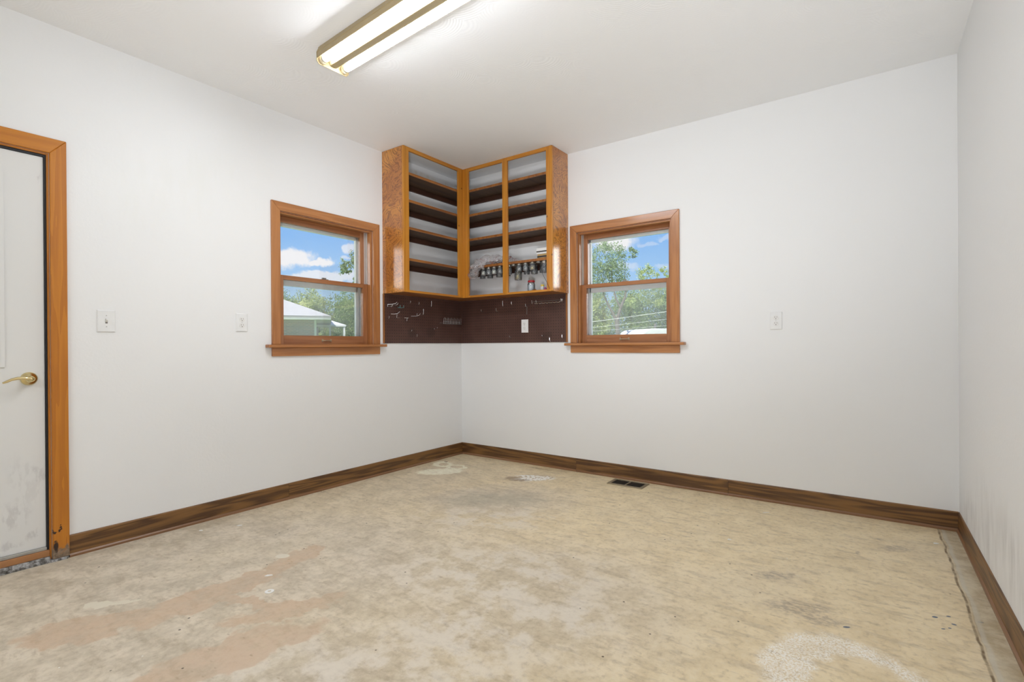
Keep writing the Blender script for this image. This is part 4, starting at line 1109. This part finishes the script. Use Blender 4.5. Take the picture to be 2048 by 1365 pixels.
# ------------------------------------------------------------------ crumbs on the floor
for (x, y, sx_, sy_, rz, lb) in ((3.609, -0.298, 0.014, 0.009, 0.5, 'white paint chip beside the crack near the right corner'), (2.783, -0.259, 0.022, 0.003, 0.63, 'white sliver lying before the back baseboard'),
                              (0.258, -2.299, 0.016, 0.008, 0.8, 'white paint chip before the left baseboard, nearer the corner'), (0.157, -2.470, 0.012, 0.007, 0.3, 'white paint chip before the left baseboard, nearer the door'),
                              (2.702, -0.863, 0.011, 0.007, 0.2, 'white crumb out on the floor below the lone outlet'), (1.054, -2.551, 0.018, 0.008, 0.8, 'pale flake on the reddish stain left of the room')):
    mt = Matrix.Translation((x, y, 0)) @ Matrix.Rotation(rz, 4, 'Z')
    b = MB().prism([(-sx_, -sy_ * 0.6), (-sx_ * 0.2, -sy_), (sx_, -sy_ * 0.3), (sx_ * 0.7, sy_ * 0.8), (-sx_ * 0.5, sy_)], lambda u, v, w: mt @ Vector((u, v, w)), 0.0002, 0.002)
    tag(b.build('paint_chip', 'chip_white', None, (x, y, 0)), lb, 'paint chip', 'white chips on the floor')
b = MB()
n = 20
rings = []
for r, h in ((0.008, 0.0003), (0.019, 0.0003), (0.019, 0.0025), (0.008, 0.0025)):
    rings.append([Vector((1.208 + r * math.cos(2 * PI * k / n), -2.632 + r * math.sin(2 * PI * k / n), h)) for k in range(n)])
b.loft(rings, closed=True)
tag(b.build('washer', 'chip_white', None, (1.208, -2.632, 0), smooth=True), 'small white washer lying on the stained floor at left', 'washer')
MB()

# ------------------------------------------------------------------ outdoors
b = MB().box(-120, -T - 0.02, -60, 120, -0.35, -0.25).box(-T - 0.02, 90, T + 0.02, 120, -0.35, -0.25)
tag(b.build('lawn', 'lawn_green'), 'green lawn outside the windows', 'lawn', kind='structure')

# brick house seen through the left window; local axes: A to the picture's left, B away
A = Vector((-0.567, -0.824, 0)).normalized(); Bv = Vector((-0.824, 0.567, 0)).normalized(); E0 = Vector((-18.48, 11.24, 0))
hp = lambda a, c_, z: E0 + A * a + Bv * c_ + Vector((0, 0, z))
ro = thing('brick_house', hp(0, 0, -0.25), 'low brick house with grey shingle roof seen through the left window', 'house')
OO = hp(0, 0, -0.25)
def hbox(b, a0, a1, c0, c1, z0, z1):
    vs = [hp(a, c_, z) for z in (z0, z1) for c_ in (c0, c1) for a in (a0, a1)]
    return b.add(vs, [(0, 2, 3, 1), (4, 5, 7, 6), (0, 1, 5, 4), (2, 6, 7, 3), (0, 4, 6, 2), (1, 3, 7, 5)])
hbox(MB(), 0.80, 11.2, 0.75, 9.2, -0.25, 2.46).build('brick_walls', 'brick_wall', ro, OO)
hbox(MB(), 0.02, 12.0, 0.02, 10.0, 2.42, 2.50).build('soffit', 'trim_white', ro, OO)
ez, sl = 2.60, 0.41
hbox(MB(), 0.0, 12.02, 0.0, 0.10, 2.48, 2.60).build('gutter', 'trim_white', ro, OO)
b = MB()
ec = [hp(0, 0, ez), hp(12, 0, ez), hp(12, 10, ez), hp(0, 10, ez)]; rg = [hp(5, 5, ez + 5 * sl), hp(7, 5, ez + 5 * sl)]
lo = [q - Vector((0, 0, 0.1)) for q in ec]
b.add(ec + rg + lo, [(0, 1, 5, 4), (1, 2, 5), (2, 3, 4, 5), (3, 0, 4), (0, 6, 7, 1), (1, 7, 8, 2), (2, 8, 9, 3), (3, 9, 6, 0), (6, 9, 8, 7)])
b.build('roof', 'roof_shingle', ro, OO)
hbox(MB(), 0.70, 0.80, 0.66, 0.76, -0.2, 2.44).build('downspout', 'trim_white', ro, OO)
# little porch roof behind its right end
pc = Vector((-22.9, 14.2, 0))
pq = lambda a, c_, z: pc - A * a + Bv * c_ + Vector((0, 0, z))
ro2 = thing('porch', pq(0, 0, -0.25), 'small white-posted porch roof behind the right end of the brick house', 'porch')
OO2 = pq(0, 0, -0.25)
b = MB()
ec = [pq(-1.1, -0.8, 2.34), pq(0.88, -0.8, 2.34), pq(0.88, 1.2, 2.34), pq(-1.1, 1.2, 2.34)]
lo = [q - Vector((0, 0, 0.09)) for q in ec]
b.add(ec + lo + [pq(-0.1, 0.2, 2.70)], [(0, 1, 8), (1, 2, 8), (2, 3, 8), (3, 0, 8), (0, 4, 5, 1), (1, 5, 6, 2), (2, 6, 7, 3), (3, 7, 4, 0), (4, 7, 6, 5)])
b.build('roof', 'roof_white', ro2, OO2)
for a, c_ in ((0.0, -0.7), (0.78, -0.7), (-1.0, -0.7), (0.78, 1.1), (-1.0, 1.1)):
    vs = [pq(a + i, c_ + j, z) for z in (-0.25, 2.26) for j in (-0.05, 0.05) for i in (-0.05, 0.05)]
    MB().add(vs, [(0, 2, 3, 1), (4, 5, 7, 6), (0, 1, 5, 4), (2, 6, 7, 3), (0, 4, 6, 2), (1, 3, 7, 5)]).build('post', 'trim_white', ro2, OO2)

# trees
def tree(x, y, limbs, blobs, n, leaf, lmat, label, group='trees outside the windows', seed=1):
    rnd = random.Random(seed)
    ro = thing('tree', (x, y, -0.25), label, 'tree', group)
    OO = (x, y, -0.25)
    b = MB()
    for pts, rs in limbs:
        b.tube(pts, rs, 8)
    b.build('trunk', 'bark', ro, OO, smooth=True)
    vs, fs = [], []
    tot = sum(r ** 2 for _, r in blobs)
    leaf *= 0.62; n = int(n * 1.9)
    core = MB()
    if n > 5000 and leaf > 0.12:
        for c_, r in blobs:
            core.sphere(c_, r * 0.52, 10, 6, (1, 1, 0.85))
        vs = [Vector((q[0] + rnd.gauss(0, 0.16), q[1] + rnd.gauss(0, 0.16), q[2] + rnd.gauss(0, 0.16))) for q in core.v]; fs = list(core.f)
    for c_, r in blobs:
        c_ = Vector(c_)
        k = int(n * r ** 2 / tot)
        # leaves gather in clumps
        clumps = []
        for _ in range(max(8, k // 28)):
            q = Vector((rnd.gauss(0, 1), rnd.gauss(0, 1), rnd.gauss(0, 1))).normalized() * (r * rnd.uniform(0.35, 1.0) ** 0.6)
            clumps.append((c_ + Vector((q.x, q.y, q.z * 0.85)), r * rnd.uniform(0.10, 0.26)))
        for _ in range(k):
            cc, cr_ = rnd.choice(clumps)
            p = cc + Vector((rnd.gauss(0, 0.55), rnd.gauss(0, 0.55), rnd.gauss(0, 0.55))) * cr_
            nrm = Vector((rnd.gauss(0, 1), rnd.gauss(0, 1), rnd.gauss(0.3, 1))).normalized()
            u = nrm.orthogonal().normalized(); v = nrm.cross(u)
            ang = rnd.uniform(0, PI); u, v = u * math.cos(ang) + v * math.sin(ang), v * math.cos(ang) - u * math.sin(ang)
            l = leaf * rnd.uniform(0.7, 1.3); w_ = l * 0.45
            o_ = len(vs)
            vs += [p - u * l * 0.5, p + v * w_ * 0.5, p + u * l * 0.5, p - v * w_ * 0.5]
            fs.append((o_, o_ + 1, o_ + 2, o_ + 3))
    b = MB(); b.v = [tuple(q) for q in vs]; b.f = fs
    b.build('foliage', lmat, ro, OO, fixn=False)
def trunk(x, y, h, r=0.13):
    h = min(h, 2.4)
    return [([(x, y, -0.3), (x + 0.05, y, h * 0.5), (x, y + 0.05, h)], [r, r * 0.8, r * 0.4])]
# through the left window
tree(-35.5, 17.6, trunk(-35.5, 17.6, 4), [((-35.5, 17.6, 4.0), 1.9), ((-34.6, 18.4, 3.0), 1.7), ((-36.5, 17.0, 3.0), 1.9)], 7000, 0.26, 'leaf_mid', 'leafy tree standing farthest left behind the brick house roof', seed=2)
tree(-33.6, 19.5, trunk(-33.6, 19.5, 4), [((-33.6, 19.5, 4.1), 1.8), ((-32.9, 20.1, 2.7), 1.7), ((-34.2, 19.0, 2.6), 1.6)], 7000, 0.26, 'leaf_light', 'paler leafy tree above the peak of the brick house roof line', seed=3)
tree(-30.9, 21.3, trunk(-30.9, 21.3, 4), [((-30.9, 21.3, 3.9), 1.8), ((-30.3, 21.8, 2.5), 1.8), ((-31.6, 20.9, 2.2), 1.7)], 7000, 0.24, 'leaf_mid', 'leafy tree behind the little porch roof', seed=4)
tree(-27.4, 22.2, trunk(-27.4, 22.2, 4), [((-27.4, 22.2, 3.7), 1.7), ((-27.8, 21.8, 2.0), 1.7), ((-26.8, 22.6, 2.2), 1.6)], 7000, 0.22, 'leaf_dark', 'darker tree at the right side of the left window view', seed=5)
tree(-13.9, 10.45, [([(-13.9, 10.45, -0.3), (-13.9, 10.45, 2.6), (-14.3, 10.2, 3.9), (-14.8, 9.85, 4.6)], [0.10, 0.08, 0.05, 0.015])], [((-14.95, 9.7, 4.45), 0.46), ((-14.55, 10.1, 4.9), 0.55), ((-14.6, 10.0, 3.9), 0.30)], 1300, 0.15, 'leaf_blue', 'thin young tree whose top pokes into the upper right of the left window', seed=6)
# through the back window
lx = [([(-9.16, 24.16, -0.3), (-9.18, 24.14, 1.0), (-9.16, 24.16, 1.8), (-9.21, 24.13, 2.5)], [0.20, 0.16, 0.14, 0.13]),
      ([(-9.21, 24.13, 2.45), (-9.45, 23.97, 3.05), (-9.62, 23.84, 3.44), (-9.85, 23.70, 4.1), (-9.9, 23.6, 5.2)], [0.11, 0.08, 0.065, 0.045, 0.02]),
      ([(-9.21, 24.13, 2.45), (-9.04, 24.25, 3.22), (-8.80, 24.43, 3.93), (-8.75, 24.45, 4.6), (-8.85, 24.4, 5.3)], [0.12, 0.09, 0.07, 0.04, 0.012]),
      ([(-9.02, 24.26, 3.25), (-9.25, 24.1, 3.8), (-9.4, 24.0, 4.6), (-9.5, 23.9, 6.0)], [0.07, 0.055, 0.04, 0.02])]
tree(-9.16, 24.16, lx, [((-9.75, 23.7, 6.2), 1.25), ((-9.3, 24.1, 5.4), 0.95), ((-10.2, 23.4, 5.2), 0.9), ((-8.7, 24.5, 6.5), 0.55), ((-10.1, 23.5, 4.3), 0.5)], 4300, 0.17, 'leaf_blue', 'fork-trunked tree standing in front, at the left of the back window view', seed=7)
tree(-8.2, 27.6, trunk(-8.2, 27.6, 4.6), [((-8.6, 27.3, 5.5), 0.75), ((-7.7, 28.0, 5.4), 0.65), ((-7.0, 28.5, 5.0), 0.6), ((-8.3, 27.6, 4.2), 0.9)], 2200, 0.17, 'leaf_light', 'sparse yellow-green tree in the middle of the back window view', seed=8)
tree(-15.9, 33.6, trunk(-15.9, 33.6, 4), [((-15.9, 33.6, 4.3), 1.7), ((-15.2, 34.2, 2.6), 1.8)], 5500, 0.24, 'leaf_light', 'bright yellow-green tree behind the forked trunk on its left', seed=9)
tree(-13.1, 35.6, trunk(-13.1, 35.6, 4), [((-13.1, 35.6, 4.2), 1.8), ((-12.5, 36.1, 2.4), 1.8)], 6000, 0.24, 'leaf_mid', 'green tree behind the forked trunk on its right', seed=10)
tree(-10.6, 37.3, trunk(-10.6, 37.3, 4), [((-10.6, 37.3, 4.3), 1.8), ((-10.2, 37.6, 2.3), 1.8)], 6500, 0.24, 'leaf_dark', 'dark tree behind the power lines toward the right of the back window', seed=11)
tree(-8.0, 38.6, trunk(-8.0, 38.6, 4), [((-8.0, 38.6, 4.4), 1.9), ((-7.6, 39.0, 2.4), 1.9)], 6500, 0.24, 'leaf_mid', 'rightmost tree of the back window view, above the white roof', seed=12)
# wires
def wire(p0, p1, r, sag, label):
    p0, p1 = Vector(p0), Vector(p1); d_ = p1 - p0
    a, c_ = p0 - d_ * 0.8, p1 + d_ * 0.8
    pts = []
    for k in range(21):
        f = k / 20
        q = a.lerp(c_, f); q.z -= sag * 4 * f * (1 - f) - sag * 0.85
        pts.append(q)
    tag(MB().tube(pts, r, 6).build('power_line', 'power_cable', None, tuple(pts[0]), smooth=True), label, 'power line', 'power lines outside the back window')
wire((-8.2, 19.2, 2.25), (-5.3, 21.3, 2.72), 0.014, 0.05, 'topmost and thickest pale wire crossing the back window view')
wire((-8.2, 19.2, 1.96), (-5.3, 21.3, 2.34), 0.008, 0.05, 'middle thin wire crossing the back window view')
wire((-8.2, 19.2, 1.78), (-5.3, 21.3, 2.02), 0.007, 0.05, 'lowest thin wire crossing the back window view')
# white-roofed shed
ro = thing('shed', (-6.9, 26.0, -0.25), 'low white-roofed shed at the bottom right of the back window', 'shed')
OO = (-6.9, 26.0, -0.25)
sp = lambda a, c_, z: Vector((-7.3, 25.3, 0)) - A * a + Bv * c_ + Vector((0, 0, z))
b = MB(); vs = [sp(a, c_, z) for z in (-0.25, 1.62) for c_ in (0, 2.4) for a in (-0.75, 3.0)]
b.add(vs, [(0, 2, 3, 1), (4, 5, 7, 6), (0, 1, 5, 4), (2, 6, 7, 3), (0, 4, 6, 2), (1, 3, 7, 5)]).build('walls', 'shed_wall', ro, OO)
b = MB()
prof = [(-1.05, 1.62), (-0.95, 1.74), (-0.55, 1.96), (-0.3, 2.02), (3.1, 2.02), (3.1, 1.62)]
b.prism(prof, sp if False else (lambda u, v, w: sp(u, w, v)), -0.2, 2.6)
b.build('roof', 'roof_white', ro, OO, bevel=0.03)
